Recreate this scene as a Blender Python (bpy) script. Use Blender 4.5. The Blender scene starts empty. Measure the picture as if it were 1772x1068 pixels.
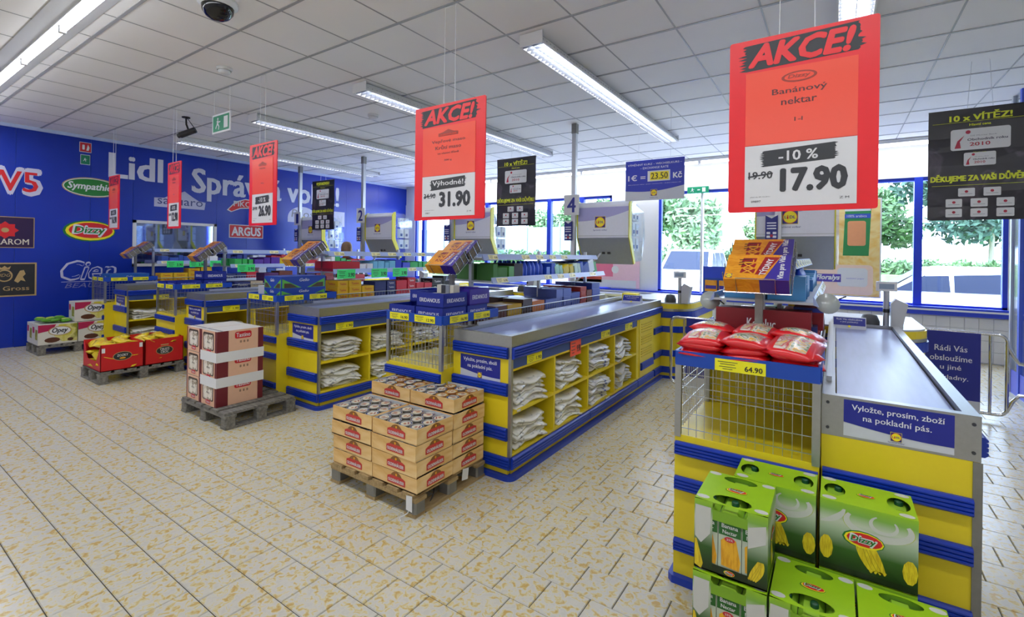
import bpy, math, random
from mathutils import Vector, Matrix
R = random.Random(11)
sc = bpy.context.scene
COL = sc.collection
PI = math.pi
# ------------------------------------------------------------------ camera
cam = bpy.data.cameras.new('camera'); co = bpy.data.objects.new('camera', cam); COL.objects.link(co)
yaw, roll = math.radians(34.116), math.radians(.80)
fw = Vector((-math.sin(yaw), math.cos(yaw), 0)); rt = Vector((math.cos(yaw), math.sin(yaw), 0)); up = Vector((0, 0, 1))
rr = rt*math.cos(roll)+up*math.sin(roll); uu = up*math.cos(roll)-rt*math.sin(roll)
M = Matrix((rr, uu, -fw)).transposed().to_4x4(); M.translation = (0, 0, 1.5); co.matrix_world = M
cam.sensor_width = 36; cam.lens = 825.8*36/1772; cam.shift_y = (437.56-534)/1772; cam.clip_start = .05; cam.clip_end = 400
sc.camera = co
# ------------------------------------------------------------------ world, sun, exposure
w = bpy.data.worlds.new('sky'); sc.world = w; w.use_nodes = True
bg = w.node_tree.nodes['Background']
bg.inputs[0].default_value = (.62, .76, 1, 1); bg.inputs[1].default_value = 17
sun = bpy.data.lights.new('sun', 'SUN'); sun.energy = 6.0; sun.angle = .02; sun.color = (1, .96, .88)
so = bpy.data.objects.new('sun', sun); COL.objects.link(so)
so.rotation_euler = Vector((-.35, -.75, 1.0)).to_track_quat('Z', 'Y').to_euler()
sc.view_settings.view_transform = 'Standard'; sc.view_settings.look = 'None'
sc.view_settings.exposure = -0.3; sc.view_settings.gamma = 1; sc.view_settings.use_curve_mapping = False
cy = sc.cycles
cy.max_bounces = 8; cy.diffuse_bounces = 4; cy.glossy_bounces = 3; cy.transmission_bounces = 6; cy.transparent_max_bounces = 12
cy.sample_clamp_indirect = 6; cy.caustics_reflective = False; cy.caustics_refractive = False

# ------------------------------------------------------------------ materials
def lin(h):
    h = h.lstrip('#'); c = [int(h[i:i+2], 16)/255 for i in (0, 2, 4)]
    return [x/12.92 if x <= .04045 else ((x+.055)/1.055)**2.4 for x in c]+[1]
MATS = {}
def mat(n, col, rough=.5, metal=0, var=.06, scale=30, bump=0, emit=0, coat=0, spec=.5):
    if n in MATS: return MATS[n]
    m = bpy.data.materials.new(n); m.use_nodes = True; nt = m.node_tree; b = nt.nodes['Principled BSDF']
    c = lin(col) if isinstance(col, str) else list(col)
    b.inputs['Roughness'].default_value = rough; b.inputs['Metallic'].default_value = metal
    b.inputs['Specular IOR Level'].default_value = spec
    if coat: b.inputs['Coat Weight'].default_value = coat
    if emit:
        b.inputs['Emission Color'].default_value = c; b.inputs['Emission Strength'].default_value = emit
    if var:
        tc = nt.nodes.new('ShaderNodeTexCoord'); no = nt.nodes.new('ShaderNodeTexNoise'); no.inputs['Scale'].default_value = scale
        no.inputs['Detail'].default_value = 4
        nt.links.new(tc.outputs['Object'], no.inputs['Vector'])
        mx = nt.nodes.new('ShaderNodeMix'); mx.data_type = 'RGBA'
        mx.inputs[6].default_value = [x*(1-var) for x in c[:3]]+[1]; mx.inputs[7].default_value = [min(1, x*(1+var)) for x in c[:3]]+[1]
        nt.links.new(no.outputs['Fac'], mx.inputs[0]); nt.links.new(mx.outputs[2], b.inputs['Base Color'])
        if bump:
            bp = nt.nodes.new('ShaderNodeBump'); bp.inputs['Strength'].default_value = bump; bp.inputs['Distance'].default_value = .004
            nt.links.new(no.outputs['Fac'], bp.inputs['Height']); nt.links.new(bp.outputs[0], b.inputs['Normal'])
    else: b.inputs['Base Color'].default_value = c
    MATS[n] = m; return m
def ramp_mat(n, stops, scale, rough=.5, detail=5, dist=0, bump=0, coords='Object', stretch=(1, 1, 1), wpos=False, rough2=None):
    m = bpy.data.materials.new(n); m.use_nodes = True; nt = m.node_tree; b = nt.nodes['Principled BSDF']
    no = nt.nodes.new('ShaderNodeTexNoise'); no.inputs['Scale'].default_value = scale; no.inputs['Detail'].default_value = detail; no.inputs['Distortion'].default_value = dist
    mp = nt.nodes.new('ShaderNodeMapping'); mp.inputs['Scale'].default_value = stretch
    if wpos: g = nt.nodes.new('ShaderNodeNewGeometry'); nt.links.new(g.outputs['Position'], mp.inputs[0])
    else: g = nt.nodes.new('ShaderNodeTexCoord'); nt.links.new(g.outputs[coords], mp.inputs[0])
    nt.links.new(mp.outputs[0], no.inputs['Vector'])
    r = nt.nodes.new('ShaderNodeValToRGB'); e = r.color_ramp.elements
    while len(e) > 1: e.remove(e[-1])
    e[0].position = stops[0][0]; e[0].color = lin(stops[0][1])
    for p, c in stops[1:]: q = e.new(p); q.color = lin(c)
    nt.links.new(no.outputs['Fac'], r.inputs[0]); nt.links.new(r.outputs[0], b.inputs['Base Color']); b.inputs['Roughness'].default_value = rough
    if bump:
        bp = nt.nodes.new('ShaderNodeBump'); bp.inputs['Strength'].default_value = bump; bp.inputs['Distance'].default_value = .003
        nt.links.new(no.outputs['Fac'], bp.inputs['Height']); nt.links.new(bp.outputs[0], b.inputs['Normal'])
    MATS[n] = m; return m
def glass(n, tint=(1, 1, 1), refl=.08, rough=0.0):
    m = bpy.data.materials.new(n); m.use_nodes = True; nt = m.node_tree; nt.nodes.clear()
    o = nt.nodes.new('ShaderNodeOutputMaterial'); t = nt.nodes.new('ShaderNodeBsdfTransparent'); g = nt.nodes.new('ShaderNodeBsdfGlossy')
    t.inputs[0].default_value = (*tint, 1); g.inputs['Roughness'].default_value = rough
    mx = nt.nodes.new('ShaderNodeMixShader'); mx.inputs[0].default_value = refl
    nt.links.new(t.outputs[0], mx.inputs[1]); nt.links.new(g.outputs[0], mx.inputs[2]); nt.links.new(mx.outputs[0], o.inputs[0])
    MATS[n] = m; return m
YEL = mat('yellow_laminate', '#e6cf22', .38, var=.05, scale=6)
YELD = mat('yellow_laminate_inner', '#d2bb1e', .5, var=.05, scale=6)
BLU = mat('blue_plastic', '#0a34a8', .35, var=.06, scale=14)
BLUD = mat('blue_strip', '#2b4a94', .45, var=.05)
BAND = mat('blue_band', '#1346ae', .4, var=.04)
STEEL = mat('brushed_steel', '#a9abac', .32, .85, var=.1, scale=60)
STEELD = mat('dark_steel', '#8a8a88', .42, .7, var=.12, scale=50)
CHROME = mat('chrome', '#c8c8ca', .14, 1, var=.02)
ALU = mat('aluminium', '#c3c7cf', .35, .6, var=.04)
BELT = ramp_mat('belt', [(.3, '#757fae'), (.7, '#828cbc')], 5, .28, stretch=(6, .6, 1))
WHT = mat('white_paint', '#e9eaee', .6, var=.02)
WPL = mat('white_plastic', '#e4e6ea', .4, var=.02)
PAPER = mat('white_paper', '#e2e4e8', .6, var=.02)
BLK = mat('black_print', '#22242a', .5, var=.03)
DGR = mat('dark_grey_print', '#3a3c42', .5, var=.05)
RUB = mat('black_rubber', '#1a1a1c', .6, var=.05)
NAVY = mat('navy_print', '#16207e', .35, var=.04)
NAVYB = mat('sign_blue', '#1b2690', .35, var=.04)
LILAC = mat('lilac_print', '#c5c6e2', .4, var=.03)
SILV = mat('silver_print', '#c9cdd8', .4, var=.04)
RED = mat('red_board', '#f0202c', .35, var=.03, emit=0)
ORR = mat('orange_red_pane', '#ff5a46', .25, var=.05, scale=3)
ORD = mat('dull_red_print', '#9a3a3a', .5, var=.02)
TAGY = mat('yellow_tag', '#f2ea1e', .45, var=.03)
TAGG = mat('green_tag', '#3fe878', .45, var=.03)
TAGR = mat('orange_tag', '#ff5a3a', .45, var=.03)
LRED = mat('logo_red', '#d8202a', .4, var=.02)
LBLUE = mat('logo_blue', '#2b2f86', .4, var=.02)
LYEL = mat('logo_yellow', '#f8e420', .4, var=.02)
LGRN = mat('logo_green', '#1f7a30', .4, var=.03)
GOLD = mat('gold_print', '#b79a68', .45, var=.05)
WALLB = ramp_mat('blue_wall', [(.3, '#0a2c9e'), (.7, '#1238b4')], .6, .3, wpos=True)
TUBE = mat('fluorescent_tube', (.93, .96, 1, 1), .5, var=0, emit=11)
WINGL = glass('window_glass', (.96, .985, 1), .05)
ACRYL = glass('clear_acrylic', (.9, .95, 1), .14, .05)
FROST = mat('frosted_film', '#9fb2f0', .4, var=.2, scale=3)
PALW = ramp_mat('weathered_wood', [(.3, '#5c5a57'), (.7, '#8a8780')], 9, .8, stretch=(1, 6, 6), bump=.3)
PALN = ramp_mat('pallet_wood', [(.3, '#8c7450'), (.7, '#b39b6e')], 9, .8, stretch=(6, 1, 6), bump=.3)
COLS = {}
def cm(h, rough=.42):
    k = 'print_'+h.strip('#')
    return mat(k, h, rough, var=.05, scale=25)

# ------------------------------------------------------------------ mesh building
_g = {}
def glyph(s, shear=0):
    k = (s, shear)
    if k in _g: return _g[k]
    cu = bpy.data.curves.new('txt', 'FONT'); cu.body = s; cu.resolution_u = 2; cu.shear = shear; cu.align_x = 'LEFT'
    o = bpy.data.objects.new('txt', cu); COL.objects.link(o)
    dg = bpy.context.evaluated_depsgraph_get(); me = bpy.data.meshes.new_from_object(o.evaluated_get(dg))
    vs = [(v.co.x, v.co.y) for v in me.vertices]; fs = [tuple(p.vertices) for p in me.polygons]
    bpy.data.objects.remove(o); bpy.data.curves.remove(cu); bpy.data.meshes.remove(me)
    if not vs: vs = [(0, 0), (1, 1)]
    x0 = min(v[0] for v in vs); x1 = max(v[0] for v in vs); y0 = min(v[1] for v in vs); y1 = max(v[1] for v in vs)
    h = y1-y0 or 1
    _g[k] = ([((x-(x0+x1)/2)/h, (y-(y0+y1)/2)/h) for x, y in vs], fs, (x1-x0)/h)
    return _g[k]
V = Vector
class MB:
    def __init__(s): s.v = []; s.f = []; s.m = []; s.sm = []; s.mats = []
    def mi(s, m):
        if m not in s.mats: s.mats.append(m)
        return s.mats.index(m)
    def add(s, vs, fs, m, smooth=False):
        n = len(s.v); s.v += [tuple(v) for v in vs]; i = s.mi(m)
        for f in fs: s.f.append(tuple(n+a for a in f)); s.m.append(i); s.sm.append(smooth)
        return s
    def box(s, x0, x1, y0, y1, z0, z1, m, c=0):
        if c:
            return s.prism([(x0+c, y0), (x1-c, y0), (x1, y0+c), (x1, y1-c), (x1-c, y1), (x0+c, y1), (x0, y1-c), (x0, y0+c)], z0, z1, m)
        vs = [(x, y, z) for z in (z0, z1) for y in (y0, y1) for x in (x0, x1)]
        return s.add(vs, [(0, 2, 3, 1), (4, 5, 7, 6), (0, 1, 5, 4), (2, 6, 7, 3), (0, 4, 6, 2), (1, 3, 7, 5)], m)
    def prism(s, pts, a, b, m, ax='z', m2=None, smooth=False):
        n = len(pts)
        f = {'z': lambda p, t: (p[0], p[1], t), 'y': lambda p, t: (p[0], t, p[1]), 'x': lambda p, t: (t, p[0], p[1])}[ax]
        vs = [f(p, a) for p in pts]+[f(p, b) for p in pts]
        s.add(vs, [(i, (i+1) % n, n+(i+1) % n, n+i) for i in range(n)], m, smooth)
        s.add(vs, [tuple(range(n-1, -1, -1)), tuple(range(n, 2*n))], m2 or m); return s
    def quad(s, a, b, c, d, m): return s.add([a, b, c, d], [(0, 1, 2, 3)], m)
    def tube(s, pts, r, m, n=6, caps=True):
        pts = [V(p) for p in pts]; rings = []; k = len(pts)
        for i, p in enumerate(pts):
            t = (pts[min(i+1, k-1)]-pts[max(i-1, 0)]).normalized()
            a = t.orthogonal().normalized() if i == 0 else (a-t*a.dot(t)).normalized()
            b = t.cross(a); ri = r[i] if isinstance(r, (list, tuple)) else r
            rings.append([p+a*math.cos(j*2*PI/n)*ri+b*math.sin(j*2*PI/n)*ri for j in range(n)])
        vs = [q for g in rings for q in g]
        fs = [(i*n+j, i*n+(j+1) % n, (i+1)*n+(j+1) % n, (i+1)*n+j) for i in range(k-1) for j in range(n)]
        s.add(vs, fs, m, n > 5)
        if caps: s.add(rings[0]+rings[-1], [tuple(range(n-1, -1, -1)), tuple(range(n, 2*n))], m)
        return s
    def lathe(s, prof, c, m, n=16):
        vs = [(c[0]+r*math.cos(j*2*PI/n), c[1]+r*math.sin(j*2*PI/n), c[2]+z) for r, z in prof for j in range(n)]; k = len(prof)
        s.add(vs, [(i*n+j, i*n+(j+1) % n, (i+1)*n+(j+1) % n, (i+1)*n+j) for i in range(k-1) for j in range(n)], m, True)
        return s
    def ell(s, c, u, v, a, b, m, lift=.001, n=20, seg=None):
        u = V(u).normalized(); v = V(v).normalized(); nn = u.cross(v)*lift; c = V(c)
        ps = [c+nn+u*a*math.cos(t*2*PI/n)+v*b*math.sin(t*2*PI/n) for t in range(n)]
        return s.add(ps, [tuple(range(n))], m)
    def flat(s, c, u, v, pts, m, lift=.001):
        u = V(u); v = V(v); nn = u.cross(v).normalized()*lift; c = V(c)
        return s.add([c+nn+u*p[0]+v*p[1] for p in pts], [tuple(range(len(pts)))], m)
    def rect(s, c, u, v, w, h, m, lift=.001, x=0, y=0):
        return s.flat(c, u, v, [(x-w/2, y-h/2), (x+w/2, y-h/2), (x+w/2, y+h/2), (x-w/2, y+h/2)], m, lift)
    def rrect(s, c, u, v, w, h, m, lift=.001, x=0, y=0, r=.01):
        p = []
        for cx, cy_, a0 in ((w/2-r, h/2-r, 0), (-w/2+r, h/2-r, 90), (-w/2+r, -h/2+r, 180), (w/2-r, -h/2+r, 270)):
            for k in range(4): a = math.radians(a0+k*30); p.append((x+cx+r*math.cos(a), y+cy_+r*math.sin(a)))
        return s.flat(c, u, v, p, m, lift)
    def text(s, t, c, u, v, m, h=None, w=None, x=0, y=0, lift=.002, bold=0.0, shear=0, rot=0):
        vs, fs, asp = glyph(t, shear); u = V(u).normalized(); v = V(v).normalized(); nn = u.cross(v)*lift; c = V(c)+u*x+v*y
        if h is None: h = w/asp
        sx = h if w is None else w/asp
        
        o = bold*h*.9; pts = [(0, 0)] if o == 0 else ([(-o, 0), (o, 0)] if bold < .025 else ([(-o, -o*.5), (o, -o*.5), (-o, o*.5), (o, o*.5)] if bold < .05 else [(o*math.cos(q*PI/4), o*math.sin(q*PI/4)) for q in range(8)]+[(0, 0)]))
        for k_, (dx, dy) in enumerate(pts): s.add([c+nn*(1+.00012*k_/lift)+u*(a*sx+dx)+v*(b*h+dy) for a, b in vs], fs, m)
        return s
    def build(s, name, parent=None, loc=None, off=None):
        me = bpy.data.meshes.new(name)
        if off is None and parent is not None and s.__dict__.get('world'): off = parent.location
        vs = s.v if off is None else [(a-off[0], b-off[1], c_-off[2]) for a, b, c_ in s.v]
        me.from_pydata(vs, [], s.f)
        for m in s.mats: me.materials.append(m)
        me.polygons.foreach_set('material_index', s.m); me.polygons.foreach_set('use_smooth', s.sm); me.update()
        o = bpy.data.objects.new(name, me); COL.objects.link(o)
        if parent is not None: o.parent = parent
        if loc is not None: o.location = loc
        return o
def tag(o, label=None, cat=None, group=None, kind=None):
    if label: o['label'] = label
    if cat: o['category'] = cat
    if group: o['group'] = group
    if kind: o['kind'] = kind
    return o
def thing(name, label, cat, loc=(0, 0, 0), rz=0, group=None):
    o = bpy.data.objects.new(name, None); COL.objects.link(o); o.empty_display_size = .1; o.location = loc; o.rotation_euler.z = rz
    return tag(o, label, cat, group)
KIDS = {}
def kids(o): return list(o.children)
def dup(o, loc=None, rz=None, label=None, group=None, parent=None):
    c = o.copy(); COL.objects.link(c)
    if parent is not None: c.parent = parent
    if loc is not None: c.location = loc
    if rz is not None: c.rotation_euler.z = rz
    if label: c['label'] = label
    if group: c['group'] = group
    for k in kids(o): dup(k, parent=c)
    return c
X, Y, Z = V((1, 0, 0)), V((0, 1, 0)), V((0, 0, 1))
FR = (X, Z)        # face seen from -Y
SD = (Y, Z)        # face seen from +X
TP = (X, Y)        # face seen from above
def lidl(mb, c, u, v, s, lift=.002):
    mb.rect(c, u, v, s, s, LYEL, lift); mb.rect(c, u, v, s*.94, s*.94, LBLUE, lift*1.25)
    mb.ell(c, u, v, s*.45, s*.45, LRED, lift*1.5); mb.ell(c, u, v, s*.415, s*.415, LYEL, lift*1.75)
    mb.text('L  DL', c, u, v, LBLUE, h=s*.2, w=s*.66, lift=lift*2, bold=.03)
    mb.text('i', c, u, v, LRED, h=s*.26, w=s*.09, x=-s*.14, lift=lift*2.1, bold=.03)

# ================================================================== setting
FY0, T = 7.8517, .19508
XW, XE, YS, YB, CE = -10.07, 5.2, -4.2, 9.5, 3.3
tile_m = ramp_mat('floor_tile', [(.34, '#bfbcb2'), (.49, '#c6c3b8'), (.55, '#cbbf92'), (.66, '#bd9f5f')], 32, .26, 6, .8, .04, wpos=True)
nt = tile_m.node_tree
floor = tag(bpy.data.objects.new('floor', None), kind='structure'); COL.objects.link(floor)
m = MB(); m.box(XW-.2, XE, YS, YB+.3, -.1, -.004, mat('grout', '#3d3a36', .9)); m.build('grout_bed', floor)
def joint_x(k): return ((.5 if k % 2 == 0 else 0)-.4268)
tm = MB(); c_ = .003; hh = T/2-.0016
tm.add([(-hh, -hh, -.004), (hh, -hh, -.004), (hh, hh, -.004), (-hh, hh, -.004), (-hh+c_, -hh+c_, 0), (hh-c_, -hh+c_, 0), (hh-c_, hh-c_, 0), (-hh+c_, hh-c_, 0)],
       [(0, 1, 5, 4), (1, 2, 6, 5), (2, 3, 7, 6), (3, 0, 4, 7), (4, 5, 6, 7)], tile_m)
t0 = tm.build('tile', floor); tl = []
for k in range(-40, 42):
    for n in range(-60, 32):
        x = (n+joint_x(k)+.5)*T; y = (FY0+k+.5)*T
        if x < XW or x > XE-.1 or y > YB or y < YS: continue
        d = V((x, y, 0)); dep = d.dot(fw)
        if dep < .5: vis = False
        else:
            px = 886+825.8*d.dot(rt)/dep; py = 437.6+825.8*1.5/dep; vis = -40 < px < 1800 and py < 1110
        tl.append((dep if vis else 99, x, y))
tl.sort()
t0.location = (tl[0][1], tl[0][2], 0)
for d, x, y in tl[1:300]:
    o = t0.copy(); COL.objects.link(o); o.location = (x, y, 0)
rest = MB(); vs = tm.v; rv, rf = [], []
for d, x, y in tl[300:]:
    n = len(rv); rv += [(a+x, b+y, c) for a, b, c in vs]; rf += [tuple(n+i for i in f) for f in tm.f]
rest.add(rv, rf, tile_m); tag(rest.build('tile_field', floor), kind='stuff')
# ceiling
ceil_m = mat('ceiling_panel', '#f6f6f9', .8, var=.03, scale=2)
grid_m = mat('ceiling_grid', '#a9abb2', .5, var=.02)
ceil = tag(bpy.data.objects.new('ceiling', None), kind='structure'); COL.objects.link(ceil)
m = MB(); m.box(XW-.3, XE+.2, YS-.2, YB+.4, CE+.05, CE+.25, WHT); m.build('roof_slab', ceil)
gx, gy = .603, .6225
xs = [-4.687+gx*i for i in range(-9, 17)]; ys = [1.355+gy*i for i in range(-9, 14)]
pm = MB(); a, b = gx/2-.004, gy/2-.008
pm.add([(-a, -b, .006), (a, -b, .006), (a, b, .006), (-a, b, .006), (-a+.003, -b+.003, 0), (a-.003, -b+.003, 0), (a-.003, b-.003, 0), (-a+.003, b-.003, 0)],
       [(4, 7, 6, 5), (0, 4, 5, 1), (1, 5, 6, 2), (2, 6, 7, 3), (3, 7, 4, 0), (0, 1, 2, 3)], ceil_m)
cl = []
for x in xs:
    for y in ys:
        cx, cyy = x+gx/2, y+gy/2
        if XW-.3 < cx < XE and YS < cyy < YB+.1:
            d = V((cx, cyy, 0)); dep = d.dot(fw); px = 886+825.8*d.dot(rt)/dep if dep > .6 else -999
            cl.append((0 if -200 < px < 1900 else 1, dep, cx, cyy))
cl.sort(); p0 = pm.build('ceiling_panel', ceil); p0.location = (cl[0][2], cl[0][3], CE)
for q in cl[1:300]:
    o = p0.copy(); COL.objects.link(o); o.location = (q[2], q[3], CE)
if len(cl) > 300:
    rv, rf = [], []
    for q in cl[300:]:
        n = len(rv); rv += [(a_+q[2], b_+q[3], c+CE) for a_, b_, c in pm.v]; rf += [tuple(n+i for i in f) for f in pm.f]
    r2 = MB(); r2.add(rv, rf, ceil_m); tag(r2.build('ceiling_panel_field', ceil), kind='stuff')
m = MB()
for x in xs: m.box(x-.006, x+.006, YS, YB, CE-.002, CE+.02, grid_m)
m.build('grid_bar', ceil)
m = MB()
for y in ys: m.box(XW, XE, y-.012, y+.012, CE-.005, CE+.02, grid_m)
m.build('main_bar', ceil)
# left wall with joined panels and print
wl = tag(bpy.data.objects.new('wall_left', None), kind='structure'); COL.objects.link(wl)
m = MB(); m.box(XW-.2, XW-.02, YS, YB+.3, 0, CE+.1, WHT); m.build('backing', wl)
ylist = [-4.2, -3, -1.8, -.6, .55, 1.72, 2.58, 3.15, 4.5, 5.08, 6.3, 7.5, 8.5, 9.5]
for i in range(len(ylist)-1):
    y0, y1 = ylist[i], ylist[i+1]; m = MB()
    if abs(y0-3.15) < .01: m.box(XW-.02, XW, y0+.0015, y1-.0015, 0, 1.17, WALLB); m.box(XW-.02, XW, y0+.0015, y1-.0015, 1.98, CE, WALLB)
    else: m.box(XW-.02, XW, y0+.0015, y1-.0015, 0, CE, WALLB)
    m.build('panel', wl)
m = MB(); m.box(XW-.01, XW+.03, YS, YB, CE-.05, CE, mat('trim_blue_white', '#b9c8ee', .5)); tag(m.build('trim_1'), kind='structure')
LETW = mat('wall_lettering_white', '#dfe0f2', .4, var=.02)
cW = XW+.0005
def W(y, z): return V((cW, y, z))
m = MB(); m.text('Lidl', W(3.2, 2.88), *SD, LETW, h=.4, w=.75, bold=.045); m.build('lettering', wl)
m = MB(); m.text('Správná volba!', W(5.67, 2.72), *SD, LETW, h=.6, w=3.2, bold=.03); m.build('lettering', wl)
m = MB()
m.text('W5', W(1.66, 2.46), *SD, LILAC, h=.37, w=.66, bold=.085); m.text('W5', W(1.66, 2.46), *SD, LRED, h=.3, w=.6, bold=.02, lift=.004); m.build('logo_decal', wl)
m = MB(); c = W(1.62, 1.7); m.rect(c, *SD, .62, .46, GOLD); m.rect(c, *SD, .6, .44, mat('plum', '#2a1246', .4), .002)
pts = []
for k in range(16): r = .12 if k % 2 else .16; pts.append((r*math.cos(k*PI/8)*.9, .03+r*math.sin(k*PI/8)*.8))
m.flat(c, *SD, pts, LRED, .003); m.ell(c+V((0, 0, .03)), *SD, .04, .035, GOLD, .004); m.text('BELLAROM', c, *SD, mat('cream', '#d8cfc0', .5), h=.085, w=.5, y=-.14, lift=.004, bold=.02); m.build('logo_decal', wl)
m = MB(); c = W(1.62, 1.0); m.rect(c, *SD, .68, .5, GOLD); m.rect(c, *SD, .64, .46, BLK, .002)
m.ell(c+V((0, 0, .06)), *SD, .085, .09, GOLD, .003); m.ell(c+V((0, 0, .06)), *SD, .068, .073, BLK, .004); m.text('JDG', c, *SD, GOLD, h=.06, y=.06, lift=.005, shear=.3)
for s_ in (-1, 1):
    m.flat(c, *SD, [(s_*.1, -.02), (s_*.13, .06), (s_*.16, .13), (s_*.2, .14), (s_*.22, .08), (s_*.19, .04), (s_*.22, -.03), (s_*.17, -.01), (s_*.14, -.05)][::s_], GOLD, .003)
m.flat(c, *SD, [(-.05, .15), (.05, .15), (.065, .2), (.03, .175), (0, .205), (-.03, .175), (-.065, .2)], GOLD, .003)
m.text('J. D. Gross', c, *SD, GOLD, h=.085, w=.52, y=-.14, lift=.004, bold=.01); m.build('logo_decal', wl)
m = MB(); c = W(2.6, 2.47); m.ell(c, *SD, .37, .16, GOLD, .001, 28); m.ell(c, *SD, .355, .146, PAPER, .002, 28); m.ell(c, *SD, .345, .135, LGRN, .003, 28)
m.text('Sympathica', c, *SD, PAPER, h=.14, w=.6, lift=.004, bold=.03, shear=.2); m.build('logo_decal', wl)
def dizzy(m, c, u, v, s=1.0, l=.001, n=20):
    m.ell(c, u, v, .37*s, .19*s, LGRN, l, n); m.ell(V(c)+V(u)*.01*s, u, v, .345*s, .17*s, LYEL, l*2, n); m.ell(V(c)+V(u)*.02*s+V(v)*.01*s, u, v, .31*s, .14*s, LRED, l*3, n)
    m.text('Dizzy', c, u, v, PAPER, h=.19*s, w=.47*s, lift=l*4, bold=.09, shear=.15); m.text('Dizzy', c, u, v, LGRN, h=.155*s, w=.43*s, lift=l*4+.0016, bold=.03, shear=.15)
m = MB(); dizzy(m, W(2.58, 1.76), *SD, .9); m.build('logo_decal', wl)
m = MB(); c = W(2.58, 1.12); m.text('Cien', c, *SD, LILAC, h=.3, w=.68, bold=.055, shear=.3); m.text('Cien', c, *SD, WALLB, h=.27, w=.64, bold=.01, shear=.3, lift=.004)
m.rect(c, *SD, .68, .008, LILAC, y=-.18); m.text('BEAUTY', c, *SD, mat('mauve', '#7f7fb8', .5), h=.075, w=.6, y=-.24, shear=.3); m.build('logo_decal', wl)
m = MB(); c = W(3.88, 2.36)
m.flat(c, *SD, [(-.42, -.12), (.4, -.12), (.42, .02), (.3, .04), (.2, .1), (.06, .2), (-.02, .16), (-.1, .1), (-.16, .12), (-.26, .05), (-.42, .04)], LILAC, .001)
m.text('saguaro', c, *SD, mat('slate_blue', '#2f3f86', .5), h=.15, w=.74, y=-.04, lift=.003); m.build('logo_decal', wl)
m = MB(); c = W(5.05, 2.38)
m.flat(c, *SD, [(-.36, -.1), (-.2, .08), (0, .15), (.2, .13), (.36, .02), (.3, -.1), (.1, -.04), (-.1, -.06), (-.28, -.14)], PAPER, .001)
m.flat(c, *SD, [(-.33, -.09), (-.19, .06), (0, .13), (.19, .11), (.33, .01), (.28, -.08), (.1, -.02), (-.1, -.04), (-.27, -.12)], LRED, .002)
m.text('PIKOK', c, *SD, PAPER, h=.11, w=.46, y=.04, lift=.003, bold=.02); m.build('logo_decal', wl)
m = MB(); c = W(5.08, 1.86); m.rect(c, *SD, .69, .27, PAPER); m.rect(c, *SD, .66, .24, mat('argus_red', '#c83038', .4), .002); m.text('ARGUS', c, *SD, PAPER, h=.17, w=.58, lift=.003, bold=.05); m.build('logo_decal', wl)
m = MB(); c = W(6.33, 2.32); m.flat(c, *SD, [(-.36, -.2)]+[(-.36*math.cos(t*PI/12), -.1+.26*math.sin(t*PI/12)) for t in range(13)]+[(.36, -.2)], LILAC, .001)
m.text('Pilos', c, *SD, mat('grey_print', '#8a8a90', .5), h=.17, w=.55, lift=.003, shear=.1); m.build('logo_decal', wl)
m = MB(); c = W(7.2, 2.26); m.rect(c, *SD, .5, .36, LILAC); m.text('kohl', c, *SD, mat('pale_grey', '#b9bccb', .5), h=.18, w=.36, lift=.003, shear=.1); m.build('logo_decal', wl)
m = MB(); c = W(7.15, 1.78); m.rect(c, *SD, .56, .32, mat('sky_print', '#88a8ea', .4)); m.ell(c+V((0, -.1, .02)), *SD, .1, .1, PAPER, .002)
m.text('nautica', c, *SD, PAPER, h=.11, w=.48, lift=.004, bold=.02); m.flat(c, *SD, [(-.28, -.1), (0, -.08), (.28, -.12), (.28, -.09), (0, -.05), (-.28, -.07)], PAPER, .003); m.build('logo_decal', wl)
# mirror window in the blue wall
wn = tag(bpy.data.objects.new('window_1', None), kind='structure'); COL.objects.link(wn); fr = WHT
m = MB(); y0, y1, z0, z1 = 3.15, 4.5, 1.17, 1.98
m.box(XW-.02, XW+.02, y0, y0+.05, z0, z1, fr); m.box(XW-.02, XW+.02, y1-.05, y1, z0, z1, fr); m.box(XW-.02, XW+.02, y0, y1, z0, z0+.05, fr); m.box(XW-.02, XW+.02, y0, y1, z1-.05, z1, fr); m.build('window_frame', wn)
m = MB(); m.box(XW-.018, XW-.006, y0+.05, y1-.05, z0+.05, z1-.05, mat('mirror_glass', '#8f9cb8', .03, .95, var=.01)); m.build('pane', wn)
# back wall: tiled sill wall, pillar, header, windows
wb = tag(bpy.data.objects.new('wall_back', None), kind='structure'); COL.objects.link(wb)
WT = mat('white_wall_tile', '#e2e2e6', .25, var=.02)
m = MB(); m.box(XW, 2.1, YB, YB+.22, 0, .66, mat('tile_grout', '#b9bac0', .8)); m.box(XW, XE, YB, YB+.22, 2.74, CE+.05, WHT); m.build('masonry', wb)
m = MB(); m.box(XW, XE, YB-.02, YB+.1, 2.74, 2.8, WHT); m.build('header_lip', wb)
v_, f_ = [], []
for i in range(78):
    for j in range(4):
        x0 = XW+.02+i*.155; z0 = .01+j*.16
        if x0 > 2.0: continue
        n = len(v_); v_ += [(x0, YB, z0), (x0+.15, YB, z0), (x0+.15, YB, z0+.155), (x0, YB, z0+.155), (x0+.003, YB-.006, z0+.003), (x0+.147, YB-.006, z0+.003), (x0+.147, YB-.006, z0+.152), (x0+.003, YB-.006, z0+.152)]
        f_ += [(n, n+1, n+5, n+4), (n+1, n+2, n+6, n+5), (n+2, n+3, n+7, n+6), (n+3, n, n+4, n+7), (n+4, n+5, n+6, n+7)]
m = MB(); m.add(v_, f_, WT); tag(m.build('wall_tile_field', wb), kind='stuff')
m = MB(); m.box(-3.9, -2.92, YB-.02, YB+.22, .66, 2.74, WHT); m.build('pillar', wb)
m = MB(); m.box(XW, -9.7, YB-.02, YB+.22, .66, 2.74, WHT); m.build('pillar', wb)
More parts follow.
